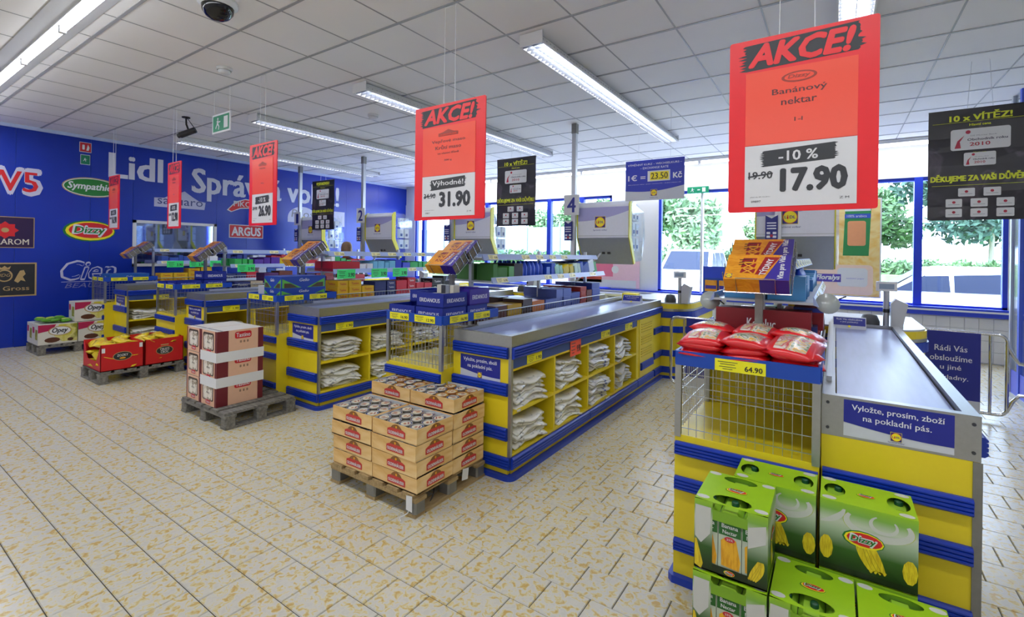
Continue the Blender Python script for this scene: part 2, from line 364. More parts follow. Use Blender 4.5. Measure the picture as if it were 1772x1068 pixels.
WB = mat('window_blue', '#2440c8', .4, var=.04)
m = MB(); m.box(XW, 2.02, YB-.1, YB+.02, .665, .73, WB); m.box(XW, 2.02, YB-.12, YB+.02, .755, .785, WB); tag(m.build('trim_2'), kind='structure')
m = MB(); m.box(XW, 2.02, YB-.13, YB+.02, .73, .755, WHT); tag(m.build('trim_3'), kind='structure')
def window(i, x0, x1, mull, z0=.785, z1=2.74, t=.055):
    w_ = tag(bpy.data.objects.new('window_%d' % i, None), kind='structure'); COL.objects.link(w_)
    m = MB(); m.box(x0, x1, YB, YB+.08, z1-t, z1, WB); m.box(x0, x1, YB, YB+.08, z0, z0+.03, WB)
    m.box(x0, x0+t, YB, YB+.08, z0, z1, WB); m.box(x1-t, x1, YB, YB+.08, z0, z1, WB); m.build('window_frame', w_)
    for q in mull: hw, mm = (.02, WHT) if q == -2.1 else (.05, WB); m = MB(); m.box(q-hw, q+hw, YB-.02, YB+.08, z0, z1, mm); m.build('mullion', w_)
    e = [x0+t]+[q for q in mull]+[x1-t]
    for a_, b_ in zip(e, e[1:]): m = MB(); m.box(a_, b_, YB+.035, YB+.043, z0, z1, WINGL); m.build('pane', w_)
window(2, -9.7, -3.9, [-9.38, -7.2, -5.42, -4.6])
window(3, -2.92, 2.02, [-2.1, 1.04])
# right hand entrance partition
pt = tag(bpy.data.objects.new('wall_right', None), kind='structure'); COL.objects.link(pt)
m = MB(); m.box(1.6, 1.64, 7.42, 7.47, 0, CE, ALU); m.box(1.6, 1.64, 5.6, 7.47, 0, .05, ALU); m.box(1.6, 1.64, 5.6, 5.64, 0, CE, ALU); m.build('partition_frame', pt)
m = MB(); m.box(1.615, 1.622, 5.6, 7.42, .05, CE, ACRYL); m.build('pane', pt)
m = MB(); m.box(1.61, 1.6145, 5.64, 7.42, .05, .3, mat('film_blue', '#5560c8', .4)); m.build('film', pt)
m = MB(); m.box(1.6, 1.65, 7.12, 7.18, .05, CE, mat('frame_blue', '#4a62d0', .4)); m.build('partition_mullion', pt)
m = MB(); m.box(XE, XE+.1, YS, YB+.2, 0, CE, WHT); m.box(2.02, XE, YB, YB+.2, 0, CE, WHT); m.build('side_masonry', pt)
wf = MB(); wf.box(XW, XE, YS-.1, YS, 0, CE, WHT); tag(wf.build('wall_front'), kind='structure')

# ================================================================== lights
LOUV = mat('louvre_blade', '#9a9ea8', .35, .9, var=.02)
def fixture_y(x, y0, y1, label):
    t = thing('louvred_ceiling_light', label, 'ceiling light', (x, y0, CE-.006), 0, None); L = y1-y0
    m = MB(); m.prism([(-.05, 0), (.05, 0), (.11, -.085), (.11, -.1), (.1, -.1), (.095, -.085), (.045, -.01), (-.045, -.01), (-.095, -.085), (-.1, -.1), (-.11, -.1), (-.11, -.085)], 0, L, WPL, 'y')
    m.box(-.11, .11, -.006, 0, -.1, 0, WPL); m.box(-.11, .11, L, L+.006, -.1, 0, WPL); m.build('housing', t)
    m = MB(); n = int(L/.06)
    for i in range(n): yy = (i+.5)*L/n; m.box(-.098, .098, yy-.0015, yy+.0015, -.1, -.058, LOUV)
    m.box(-.002, .002, 0, L, -.1, -.058, LOUV); tag(m.build('louvre', t), kind='stuff')
    for s_ in (-.05, .05): m = MB(); m.tube([(s_, .03, -.045), (s_, L-.03, -.045)], .013, TUBE, 8); m.build('tube', t)
    l = bpy.data.lights.new('tube_light', 'AREA'); l.shape = 'RECTANGLE'; l.size = .16; l.size_y = L-.1; l.energy = 52*L/4; l.color = (.95, .97, 1)
    o = bpy.data.objects.new('tube_light', l); COL.objects.link(o); o.parent = t; o.location = (0, L/2, -.05)
for i, x in enumerate((-8.72, -6.4, -4.22, -2.07, .1, 2.3)):
    fixture_y(x, 3.29, 7.3, ['long louvred ceiling light nearest the blue wall', 'second louvred ceiling light from the blue wall, left of the third lane', 'louvred ceiling light left of the second largest red sale sign', 'long louvred ceiling light above the aisle before lane four', 'louvred ceiling light running behind the largest red sale sign', 'louvred ceiling light over the entrance side'][i])
def fixture_x(x0, x1, y, label, z=CE-.006, step=1.2, rw=.14):
    t = thing('batten_ceiling_light', label, 'ceiling light', (x0, y, z)); L = x1-x0
    m = MB(); m.box(0, L, -.045, .045, -.05, 0, WPL); m.prism([(-rw, 0), (rw, 0), (.05, -.035), (-.05, -.035)], 0, L, WPL, 'x'); m.build('batten', t)
    n = int(round(L/step))
    for i in range(n):
        a_ = i*L/n; b_ = (i+1)*L/n
        m = MB(); m.tube([(a_+.03, 0, -.08), (b_-.03, 0, -.08)], .019, TUBE, 8); m.build('tube', t)
        m = MB(); m.box(a_-.025, a_+.025, -.02, .02, -.1, -.04, WPL); m.build('lamp_holder', t)
    l = bpy.data.lights.new('tube_light', 'AREA'); l.shape = 'RECTANGLE'; l.size = L; l.size_y = .05; l.energy = 9*L; l.color = (.95, .97, 1)
    o = bpy.data.objects.new('tube_light', l); COL.objects.link(o); o.parent = t; o.location = (L/2, 0, -.105)
fixture_x(-9.9, 3.3, 1.12, 'row of bare fluorescent tubes across the ceiling at the upper left')
fixture_x(-9.3, 1.5, 9.25, 'row of bare fluorescent tubes along the ceiling above the windows', rw=.055)
fixture_x(-9.9, 3.3, -2.2, 'row of bare fluorescent tubes across the ceiling behind the camera')

# ================================================================== lanes
def bumper(u0, u1, face, z0, z1, side):
    """ribbed rub rail; side 'f': runs in x on the front (face = y), 's': runs in y on the right side (face = x)"""
    m = MB(); h = z1-z0; d = .024; r = h/3.0
    pr = [(0, 0), (.012, 0), (d*.7, .006), (d, .018)]
    prof = [(0, 0), (d*.6, 0), (d, h*.12), (d, h*.24), (d*.72, h*.285), (d, h*.33), (d, h*.48), (d*.72, h*.525), (d, h*.57), (d, h*.72), (d*.72, h*.765), (d, h*.81), (d, h*.9), (d*.6, h), (0, h)]
    if side == 'f': m.prism([(face-a, z0+b) for a, b in prof], u0, u1, BLU, 'x')
    else: m.prism([(face+a, z0+b) for a, b in prof], u0, u1, BLU, 'y')
    return m
def price_tag(parent, c, u, v, txt, w=.13, h=.045, mt=None, name='price_tag'):
    m = MB(); c = V(c); u = V(u); v = V(v); n = u.cross(v)
    a = [c+u*i*w/2+v*j*h/2+n*k for k in (0, .002) for j in (-1, 1) for i in (-1, 1)]
    m.add(a, [(0, 2, 3, 1), (4, 5, 7, 6), (0, 1, 5, 4), (2, 6, 7, 3), (0, 4, 6, 2), (1, 3, 7, 5)], mt or TAGY)
    m.text(txt, c, u, v, BLK, h=h*.42, w=w*.34, x=w*.27, y=-h*.1, lift=.003, bold=.03)
    for i, (L, yy) in enumerate(((.4, .28), (.3, .1), (.34, -.12), (.2, -.3))): m.rect(c, u, v, w*L, h*.05, DGR, .003, x=-w*.24, y=h*yy)
    return m.build(name, parent)
LETT = mat('sign_white', '#e6e8f4', .4, var=.02)
def vylozte(parent, c, u, v, w, h):
    m = MB(); c = V(c); u = V(u); v = V(v)
    m.rect(c, u, v, w, h, SILV, .001); n = 14
    pts = [(-w/2, h/2), (-w/2, -h*.12)]+[(-w/2+w*i/n, -h*.12-h*.2*math.sin(min(1, i/n*1.15)*PI/2)) for i in range(1, n+1)]+[(w/2, h/2)]
    m.flat(c, u, v, pts, NAVYB, .002)
    m.text('Vyložte, prosím, zboží', c, u, v, LETT, w=w*.84, h=h*.2, y=h*.29, lift=.003, bold=.012)
    m.text('na pokladní pás.', c, u, v, LETT, w=w*.62, h=h*.2, y=h*.03, lift=.003, bold=.012)
    lidl(m, c+v*(-h*.3), u, v, h*.24, .003)
    m.text('Správná volba!', c, u, v, NAVY, w=w*.15, h=h*.045, y=-h*.455, lift=.003)
    return m.build('info_sign', parent)
SKR = .03
def skirting(t, x0, x1, y0, y1):
    m = MB(); q = [(x1, y1)]
    for k in range(5): a = math.radians(-90*k/4); q.append((x1-.06+.06*math.cos(a)+0, y0+.06+.06*math.sin(a)))
    q2 = [(x0, y0), (x0, y1)]
    m.prism(q[:1]+q[1:]+q2, 0, .032, BLU, 'z'); m.build('skirting', t)
def counter(name, label, loc, L=3.25, Wd=.5, style='cubby'):
    t = thing(name, label, 'checkout', loc, 0, None)
    zp = .874 if style == 'cubby' else .789
    m = MB(); m.box(-Wd, -.02, 0, .02, .035, zp, YEL); m.build('end_panel', t)
    m = MB(); m.box(-Wd, -Wd+.02, .02, L, .035, zp, YEL); m.build('side_panel', t)
    m = MB(); m.box(-Wd+.02, -.012, .03, L, .03, .07, YEL); m.build('plinth', t)
    skirting(t, -Wd, SKR, -SKR, L)
    m = MB(); m.box(-.022, .002, -.002, .02, .15, .95 if style == 'cubby' else .2, STEEL); m.build('corner_post', t)
    # steel tray with belt
    m = MB(); o = [(-Wd, 0), (0, 0), (0, L), (-Wd, L)]; i_ = [(-Wd+.045, .04), (-.045, .04), (-.045, L), (-Wd+.045, L)]
    zt, zb = .95, (.875 if style == 'cubby' else .79)
    vs = [(x, y, zb) for x, y in o]+[(x, y, zt) for x, y in o]+[(x, y, zt) for x, y in i_]+[(x, y, zt-.035) for x, y in i_]
    m.add(vs, [(0, 1, 5, 4), (1, 2, 6, 5), (2, 3, 7, 6), (3, 0, 4, 7), (4, 5, 9, 8), (5, 6, 10, 9), (7, 4, 8, 11), (8, 9, 13, 12), (9, 10, 14, 13), (11, 8, 12, 15)], STEEL); m.build('steel_rim', t)
    m = MB(); m.box(-Wd+.05, -.05, .045, L-.03, .9, .925, BELT); m.tube([(-Wd+.05, .05, .912), (-.05, .05, .912)], .014, BELT, 8); m.build('conveyor_belt', t)
    m = MB(); m.box(-Wd+.012, -Wd+.032, .25, L, .95, .972, ALU); m.build('guide_rail', t)
    if style == 'cubby':
        bumper(-Wd+.01, -.024, 0, .797, .873, 'f').build('bumper', t)
        bumper(.004, L, 0, .797, .873, 's').build('bumper', t)
        for z0 in (.55, .255): bumper(-Wd+.005, -.024, 0, z0, z0+.085, 'f').build('bumper', t)
        bumper(-Wd+.005, 0, 0, .07, .148, 'f').build('bumper', t)
        for a, b in ((.004, 1.19), (1.2, 2.39), (2.4, 2.94), (2.98, L)): bumper(a, b, 0, .07, .148, 's').build('bumper', t)
        m = MB(); m.box(-.012, 0, .02, 2.4, .73, .795, BLUD); m.build('price_strip', t)
        for z0, z1, nm in ((.15, .168, 'shelf'), (.425, .447, 'shelf'), (.715, .73, 'shelf')): m = MB(); m.box(-.44, -.001, .02, 2.4, z0, z1, YEL); m.build(nm, t)
        for y in (.59, 1.185, 1.78, 2.4): m = MB(); m.box(-.44, 0, y-.011, y+.011, .168, .715, YEL); m.build('divider', t)
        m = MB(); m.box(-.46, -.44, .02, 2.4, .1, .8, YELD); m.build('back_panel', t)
        m = MB(); m.box(-.02, 0, 2.41, L, .15, .797, YEL); m.build('side_panel', t)
        m = MB(); m.box(0, .008, 2.47, 2.92, .17, .79, YEL)
        for k in range(14):
            if k in (4, 9): continue
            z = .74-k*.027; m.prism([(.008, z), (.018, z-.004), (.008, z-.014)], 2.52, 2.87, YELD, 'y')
        m.build('louvred_door', t)
        bumper(2.5, 2.9, .008, .235, .315, 's').build('bumper', t)
        for z0 in (.56, .27): bumper(2.97, L-.01, 0, z0, z0+.075, 's').build('bumper', t)
        vylozte(t, (-Wd/2-.01, 0, .705), X, Z, .345, .16)
    else:
        for z0, z1 in ((.6, .66), (.425, .49), (.2, .265)): bumper(-Wd+.005, -.02, 0, z0, z1, 'f').build('bumper', t)
        m = MB(); m.box(-.022, .004, -.004, .0, .2, .789, STEELD); m.build('corner_post', t)
        vylozte(t, (-Wd+.235, 0, .87), X, Z, .325, .142)
        m = MB(); m.box(-.02, 0, .02, L, .035, .789, YEL); m.build('side_panel', t)
        bumper(.03, L, 0, .8, .87, 's').build('bumper', t)
        for x in (-Wd+.02, -.02):
            for z in (.82, .92): m = MB(); m.tube([(x, .002, z), (x, -.004, z)], .006, DGR, 8); m.build('screw', t)
    return t
LN = {'d': (-1.754, 2.6), 'c': (-3.99, 2.69), 'b': (-6.23, 2.67), 'a': (-8.47, 2.6)}
LT = {'d': 'lane four', 'c': 'lane three, behind the stacked biscuit cartons', 'b': 'lane two, behind the red crisp bins', 'a': 'lane one, nearest the blue wall'}
CNT = {}
k0 = counter('checkout_counter', '', (0, 0, 0))
for i, k in enumerate('dcba'):
    o = k0 if i == 0 else dup(k0)
    o.location = (*LN[k], 0); CNT[k] = o
LB = {'d': 'yellow and blue checkout counter of lane four with full rows of bag cubbies', 'c': 'yellow and blue checkout counter behind the stack of pink biscuit cartons', 'b': 'small looking checkout counter behind the red bins, second from the blue wall', 'a': 'farthest checkout counter, nearest the blue wall'}
for k in 'dcba': CNT[k]['label'] = LB[k]
for k, ts in {'d': [(.29, '1.90'), (1.55, '1.90'), (2.15, '2.90')], 'c': [(.28, '1.90'), (1.3, '1.90')], 'b': [(.3, '1.90')], 'a': [(.42, '1.90')]}.items():
    for y, s_ in ts: price_tag(CNT[k], (.001, y, .763), Y, Z, s_, .2, .06)
price_tag(CNT['d'], (.004, .93, .735), Y, Z, '9.90', .19, .13, TAGR)
CNT['e'] = counter('checkout_counter', 'nearest checkout counter at the right, steel front end with white lettered blue sign', (.43, 2.3, 0), 2.6, .468, 'plain')

# bags in the cubbies
bag_m = []
for i, (c1, c2, c3) in enumerate((('#e8e8e6', '#f3f3f0', '#5a5f6c'), ('#dfe1ea', '#eef0f6', '#4255b0'), ('#c9ccd2', '#e4e6ea', '#c9b030'))):
    bag_m.append(ramp_mat('bag_film_%d' % i, [(.3, c3), (.38, c1), (.62, c2), (.72, c1)], 7, .3, 4, 1.0, bump=.4))
def bag_mesh(seed, mt, wy=.42, dx=.3, amp=.02, droop=.03):
    r = random.Random(seed); nx, ny = 7, 10; g = []; ph = [r.uniform(0, 6) for _ in range(6)]
    for i in range(nx):
        for j in range(ny):
            u, v = i/(nx-1), j/(ny-1)
            z = amp*(math.sin(v*5+ph[0])+.6*math.sin(v*9+u*4+ph[1])+.5*math.sin(u*6+ph[2]))*.5-droop*(u**4)+r.uniform(-.003, .003)
            g.append((-dx/2+dx*u+.012*math.sin(v*7+ph[3]), -wy/2+wy*v+.01*math.sin(u*5+ph[4]), z))
    m = MB(); F = lambda i, j: i*ny+j; n = nx*ny; th = .013
    vs = [(x, y, z+th) for x, y, z in g]+g
    fs = [(F(i, j), F(i+1, j), F(i+1, j+1), F(i, j+1)) for i in range(nx-1) for j in range(ny-1)]
    fs2 = [tuple(reversed([n+a for a in f])) for f in fs]
    e = [F(i, 0) for i in range(nx)]+[F(nx-1, j) for j in range(1, ny)]+[F(i, ny-1) for i in range(nx-2, -1, -1)]+[F(0, j) for j in range(ny-2, 0, -1)]
    fs3 = [(n+a, n+b, b, a) for a, b in zip(e, e[1:]+e[:1])]
    m.add(vs, fs+fs2+fs3, mt, True); return m
BAGS = []
for i in range(6): BAGS.append(bag_mesh(i, bag_m[i % 3], amp=.022 if i < 4 else .03))
protos = {}
def bag_stack(x, y, z, n, kind, label, group, wy=.42, messy=0, dz=.019):
    for i in range(n):
        b = R.choice(kind)
        if b not in protos:
            o = BAGS[b].build('carrier_bag'); protos[b] = o
        else: o = protos[b].copy(); COL.objects.link(o)
        o.location = (x-R.uniform(.15, .2), y+R.uniform(-.015, .015), z+.02+i*dz); o.rotation_euler = (R.uniform(-.03, .03)*(1+messy), R.uniform(-.05, .02), R.uniform(-.08, .08)*(1+messy))
        o.scale = (1, wy/.42, 1); tag(o, label, 'bag', group)
pos = ['first', 'second', 'third', 'fourth']
for li, nn in (('d', 4), ('c', 3), ('b', 1), ('a', 1)):
    for r_ in (0, 1):
        for ci in range(nn):
            y0 = [.02, .6, 1.2, 1.79][ci]; y1 = [.58, 1.175, 1.77, 2.39][ci]; z = .17 if r_ == 0 else .448
            n = {'d': [9, 10, 11, 9], 'c': [9, 8, 8, 0], 'b': [6, 0, 0, 0], 'a': [6, 0, 0, 0]}[li][ci]
            kind = [0, 3] if ci in (0, 1) else ([1, 4] if ci == 2 else [2, 5])
            lb = 'crumpled plastic carrier bags in the %s %s cubby of the %s' % (pos[ci], 'lower' if r_ == 0 else 'upper', {'d': 'lane four counter', 'c': 'counter behind the biscuit cartons', 'b': 'counter behind the red bins', 'a': 'farthest counter'}[li])
            bag_stack(LN[li][0], LN[li][1]+(y0+y1)/2-.03, z, n, kind, lb, lb, .4, ci == 1)

# display stands ---------------------------------------------------------
WIRE = mat('steel_wire', '#b2b4b6', .3, .8, var=.03)
def stand(label, loc, w=.562, d=.66, zt=1.05, zw=.675):
    """origin: front left floor corner"""
    t = thing('wire_display_stand', label, 'display stand', loc)
    m = MB(); m.box(0, w, 0, .015, .035, zw, YEL); m.build('front_panel', t)
    m = MB(); m.box(w-.015, w, .015, d, .035, zw, YEL); m.build('side_panel', t)
    m = MB(); m.box(0, .015, .015, d, .035, zw, YEL); m.build('side_panel', t)
    m = MB(); m.box(.015, w-.015, .015, d, zw-.02, zw, YEL); m.build('floor_panel', t)
    for a, b in ((.585, .645), (.425, .485), (.144, .2)):
        bumper(.004, w-.004, 0, a, b, 'f').build('bumper', t)
    m = MB(); m.box(-.02, w, -.028, d, 0, .034, BLU, .02); m.build('skirting', t)
    p = .018
    for x, y in ((0, 0), (w-p*1.3, 0), (0, d-p), (w-p*1.3, d-p)):
        m = MB(); m.box(x-.002, x+p*1.3+.002, y-.004, y+p, zw-.01, zt-.06, STEEL); m.build('post', t)
    for (x0, x1, y0, y1) in ((0, w, -.006, .008), (0, w, d-.008, d+.006), (-.006, .008, .008, d-.008), (w-.008, w+.006, .008, d-.008)):
        m = MB(); m.box(x0, x1, y0, y1, zt-.065, zt, BAND); m.build('price_band', t)
    m = MB(); m.box(.008, w-.008, .008, d-.008, zt-.05, zt-.04, STEEL); m.build('top_tray', t)
    def grid(o, u, W_, H_, nv, nm):
        m = MB(); o = V(o); u = V(u)
        for i in range(nv+1): q = o+u*(W_*i/nv); m.tube([q, q+V((0, 0, H_))], .0016, WIRE, 4, False)
        for zz in (.1, .32, .58, .7, .88): q = o+V((0, 0, H_*zz)); m.tube([q, q+u*W_], .0022, WIRE, 4, False)
        tag(m.build(nm, t), kind='stuff')
    H_ = zt-.065-zw
    grid((.024, .006, zw), X, w-.05, H_, 15, 'wire_grid'); grid((.024, d-.006, zw), X, w-.05, H_, 15, 'wire_grid')
    grid((.004, .02, zw), Y, d-.04, H_, 16, 'wire_grid'); grid((w-.004, .02, zw), Y, d-.04, H_, 16, 'wire_grid')
    return t
SL = {'d': 'wire display stand under the blue boxes beside lane four', 'c': 'wire display stand behind the pink biscuit cartons, carrying green and blue nut boxes', 'b': 'small wire display stand behind the red bins, carrying low blue boxes', 'a': 'farthest wire display stand, next to the blue wall'}
STD = {}
s0 = stand('', (0, 0, 0))
SS = {k: (s0 if i == 0 else dup(s0)) for i, k in enumerate('dcba')}
for i, k in enumerate('dcba'):
    o = SS[k]; o['label'] = SL[k]
    x, y = LN[k]; o.location = (x-1.066, y-.12, 0); STD[k] = (x-1.066, y-.12); 
    pr = {'d': ('16.90', '12.90', '16.90', '12.90'), 'c': ('37.90', '37.90', '24.90', '24.90'), 'b': ('12.90', '12.90', '12.90', '16.90'), 'a': ('24.90', '24.90', '24.90', '24.90')}[k]
    price_tag(o, (.14, -.007, 1.018), X, Z, pr[0], .2, .05); price_tag(o, (.4, -.007, 1.018), X, Z, pr[1], .2, .05)
    price_tag(o, (.57, .17, 1.018), Y, Z, pr[2], .2, .05); price_tag(o, (.57, .44, 1.018), Y, Z, pr[3], .2, .05)
se = stand('nearest wire display stand, topped with red candy bags', (-.605, 2.26, 0), .562, .62, 1.06, .675)
price_tag(se, (.27, -.007, 1.022), X, Z, '64.90', .2, .052); STD['e'] = (-.605, 2.26)

# racks behind the stands --------------------------------------------------
def rack(label, loc, L=2.3, w=.52, tags=None):
    t = thing('candy_rack', label, 'shelf rack', loc)
    m = MB(); m.box(0, w, 0, L, .035, .86, YEL); m.build('base_cabinet', t)
    m = MB(); m.box(-.01, w+.01, 0, L, .86, .875, ALU); m.build('base_tray', t)
    for y in (.02, L*.5, L-.03):
        m = MB(); m.box(w/2-.015, w/2+.015, y, y+.03, .875, 1.52, ALU); m.build('post', t)
    m = MB()
    for x in (0, w):
        m.tube([(x, 0, 1.01), (x, L, 1.01)], .005, WIRE, 6); m.tube([(x, 0, .895), (x, L, .895)], .003, WIRE, 4); n = int(L/.045)
        for i in range(n+1): m.tube([(x, L*i/n, .875), (x, L*i/n, 1.01)], .0015, WIRE, 4, False)
    tag(m.build('wire_guard', t), kind='stuff')
    for z, x0, x1 in ((1.262, .0, w), (1.455, .1, w-.1)):
        m = MB(); m.box(x0+.02, x1-.02, 0, L, z-.012, z, ALU); m.build('shelf', t)
        for s_, xx in ((1, x1), (-1, x0)):
            m = MB(); q = [(xx-s_*.02, z-.012), (xx+s_*.004, z-.02), (xx-s_*.018, z+.03), (xx-s_*.022, z+.03)]
            m.prism(q, 0, L, mat('shelf_edge_blue', '#9fb0dc', .35), 'y'); m.build('shelf_edge', t)
            if s_ > 0:
                uu_ = V((0, 1, 0)); vv_ = V((-.022, 0, .05)).normalized(); n = int(L/.26)
                for i in range(n):
                    if R.random() < .75:
                        price_tag(t, (xx-.0065, .14+i*.26, z+.005), uu_, vv_, '%d.90' % R.choice((3, 5, 9, 12, 14, 19)), R.choice((.13, .16)), .042, mat('pale_tag', '#efe9b0', .4))
    return t
RL = {'d': 'candy rack beside the lane four conveyor with two tagged shelves', 'c': 'candy rack behind the blue and green nut boxes', 'b': 'candy rack with green tags behind the second counter from the blue wall', 'a': 'candy rack nearest the blue wall, under green price cards'}
RK = {}
r0 = rack('', (0, 0, 0))
for i, k in enumerate('dcba'):
    o = r0 if i == 0 else dup(r0); o['label'] = RL[k]; x, y = LN[k]; o.location = (x-1.09, y+.56, 0); RK[k] = o
for k, ys_ in (('c', (.15, .62, .95)), ('a', (.25, .58, .9)), ('b', (.2,))):
    for y in ys_: price_tag(RK[k], (.531, y, 1.235), Y, Z, '3.90', .24, .105, TAGG)
RK['e'] = rack('candy rack behind the red candy bags beside the nearest conveyor', (-.59, 2.9, 0), 2.1)

# pillow like bags, bottles and boxes ---------------------------------------
def pillow(w, d, h, m1, m2, n=9, seam=.012):
    m = MB(); g = []
    for s_ in (1, -1):
        for i in range(n):
            for j in range(n):
                u, v = 2*i/(n-1)-1, 2*j/(n-1)-1
                f = max(0, (1-abs(u)**2.2)*(1-abs(v)**2.4))**.7
                wr = .06*math.sin(7*u+3*v)*math.sin(5*v-2*u)*f
                g.append((u*w/2*(1-.05*(1-abs(v))*0-.05*abs(v)**3), v*d/2*(1-.04*abs(u)**3), s_*h/2*(f+wr)))
    F = lambda s_, i, j: s_*n*n+i*n+j
    for i in range(n-1):
        for j in range(n-1):
            mm = m2 if (2 <= i < n-3 and 1 <= j < n-2) else m1
            m.add([g[F(0, i, j)], g[F(0, i+1, j)], g[F(0, i+1, j+1)], g[F(0, i, j+1)]], [(0, 1, 2, 3)], mm, True)
            m.add([g[F(1, i, j)], g[F(1, i, j+1)], g[F(1, i+1, j+1)], g[F(1, i+1, j)]], [(0, 1, 2, 3)], m1, True)
    # merge doubles
    idx = {}; vs = []; mp = []
    for v in m.v:
        k = tuple(round(c, 5) for c in v)
        if k not in idx: idx[k] = len(vs); vs.append(v)
        mp.append(idx[k])
    m.v = vs; m.f = [tuple(mp[a] for a in f) for f in m.f]
    keep = [i for i, f in enumerate(m.f) if len(set(f)) == len(f)]
    m.f = [m.f[i] for i in keep]; m.m = [m.m[i] for i in keep]; m.sm = [m.sm[i] for i in keep]
    return m
RB = mat('candy_red', '#d8121e', .28, var=.08, coat=.4)
RW = ramp_mat('candy_window', [(.36, '#d6d0ca'), (.44, '#c03a34'), (.48, '#b9b6b0'), (.54, '#e0aa34'), (.59, '#d9d6d2'), (.66, '#5f7f4a'), (.7, '#cecac6')], 16, .22, 3, .6)
pb = pillow(.205, .295, .085, RB, RW, 11).build('candy_bag')
first = True
for lay in range(3):
    for i in range(3):
        for j in range(2 if lay < 2 else 2):
            if lay == 2 and (i, j) == (9, 9): continue
            o = pb if first else pb.copy()
            if not first: COL.objects.link(o)
            first = False
            o.location = (-.51+i*.185+R.uniform(-.008, .008), 2.4+j*.27+R.uniform(-.01, .01), 1.05+lay*.028+.01*(j if lay == 2 else 0)); o.rotation_euler = (R.uniform(-.08, .08)+.06*(lay == 2), R.uniform(-.1, .1), R.uniform(-.2, .2)+(PI if (i+j) % 2 else 0))
            if lay == 2: tag(o, 'red candy bag on top of the pile, %s' % ('front left', 'back left', 'front middle', 'back middle', 'front right', 'back right')[i*2+j], 'candy bag', 'red candy bags on the nearest stand')
            else: tag(o, 'red candy bag in the lower layers under the top six', 'candy bag', 'red candy bags on the nearest stand')

def carton(name, label, cat, loc, size, rz, col, top=None, text=None, tcol=None, band=None, group=None, side=True, lid=None, th=.35, tw=.7, open_=False):
    m = MB(); w, d, h = size; c = col if not isinstance(col, str) else cm(col)
    if open_:
        tk = .004; m.prism([(-w/2, -d/2), (w/2, -d/2), (w/2, d/2), (-w/2, d/2)], 0, .01, c)
        for a in ((-w/2, w/2, -d/2, -d/2+tk), (-w/2, w/2, d/2-tk, d/2), (-w/2, -w/2+tk, -d/2, d/2), (w/2-tk, w/2, -d/2, d/2)): m.box(*a, 0, h, c)
    else: m.box(-w/2, w/2, -d/2, d/2, 0, h, c)
    fc = [((0, -d/2, h/2), X, Z, w), ((w/2, 0, h/2), Y, Z, d)]
    if top and not open_: m.rect((0, 0, h), *TP, w, d, cm(top), .001)
    for c_, u, v, W_ in fc:
        if band: m.rect(c_, u, v, W_, h*band[1], cm(band[0]), .001, y=h*band[2])
        if lid: m.rect(c_, u, v, W_, .004, cm(lid), .0012, y=h*.1)
        if text: m.text(text, c_, u, v, cm(tcol or '#f0f0f4'), h=h*th, w=W_*tw, lift=.003, bold=.02)
    o = m.build(name); o.location = loc; o.rotation_euler.z = rz
    return tag(o, label, cat, group)
# blue tray boxes on stand d
x0, y0 = STD['d']
k = 0
EB = '#12268c'
for (dx, dy, z, w, d, h, col, lb) in ((.14, .14, 1.01, .27, .25, .09, EB, 'dark blue tray box, bottom left of the stand beside lane four'), (.42, .14, 1.01, .27, .25, .09, EB, 'dark blue tray box, bottom front of the stand beside lane four'), (.42, .4, 1.01, .27, .25, .09, EB, 'dark blue tray box, bottom right rear of the stand beside lane four'), (.14, .4, 1.01, .27, .25, .09, EB, 'dark blue tray box, bottom left rear of the stand beside lane four'),
        (.13, .36, 1.1, .25, .26, .095, EB, 'dark blue tray box on the upper left of the stand beside lane four'), (.42, .15, 1.1, .27, .25, .105, EB, 'dark blue tray box at the upper front corner of the stand beside lane four'), (.43, .42, 1.1, .26, .25, .12, '#3a2a98', 'violet tray box at the upper right of the stand beside lane four')):
    carton('tray_box', lb, 'box', (x0+dx, y0+dy, z), (w, d, h), R.uniform(-.03, .03), col, text='ERIDANOUS', tcol='#e6e8f8', group='blue tray boxes beside lane four', th=.27, tw=.74, open_=True)
for i in range(14):
    o = carton('food_packet', 'flat food packets lying in the open blue tray boxes', 'packet', (x0+.33+.045*(i % 5), y0+.1+.07*(i//5), 1.12+.06*(i//5 > 1)), (.04, .06, .07), R.uniform(-.2, .2), R.choice(('#c9c4b8', '#3a3c46', '#8a8f9a')), group='packets in the blue tray boxes')
# c : nut boxes
x0, y0 = STD['c']
def nutbox(label, loc, sz, rz=0):
    w, d, h = sz; m = MB(); b = cm('#1c3f9e'); m.box(-w/2, w/2, -d/2, d/2, 0, h, b)
    for c_, u, v, W_ in (((w/2, 0, h/2), Y, Z, d), ((0, -d/2, h/2), X, Z, w)):
        for s_ in (-1, 1):
            m.flat(c_, u, v, [(s_*W_*.48, -h*.46), (s_*W_*.06, -h*.46), (s_*W_*.48, h*.3)][::s_], cm('#5fae48'), .001)
            m.flat(c_, u, v, [(s_*W_*.44, -h*.44), (s_*W_*.14, -h*.44), (s_*W_*.3, -h*.08), (s_*W_*.44, -h*.05)][::s_], cm('#4a3a2e'), .002)
        m.text('Gelio', c_, u, v, PAPER, h=h*.26, w=W_*.22, y=h*.2, lift=.003, bold=.02, shear=.3)
    o = m.build('nut_box'); o.location = loc; o.rotation_euler.z = rz; tag(o, label, 'box', 'blue and green nut boxes')
nutbox('blue and green nut box, lower of the two stacked', (x0+.38, y0+.3, 1.01), (.3, .5, .1)); nutbox('blue and green nut box, upper of the two stacked', (x0+.38, y0+.3, 1.11), (.3, .5, .12), .02)
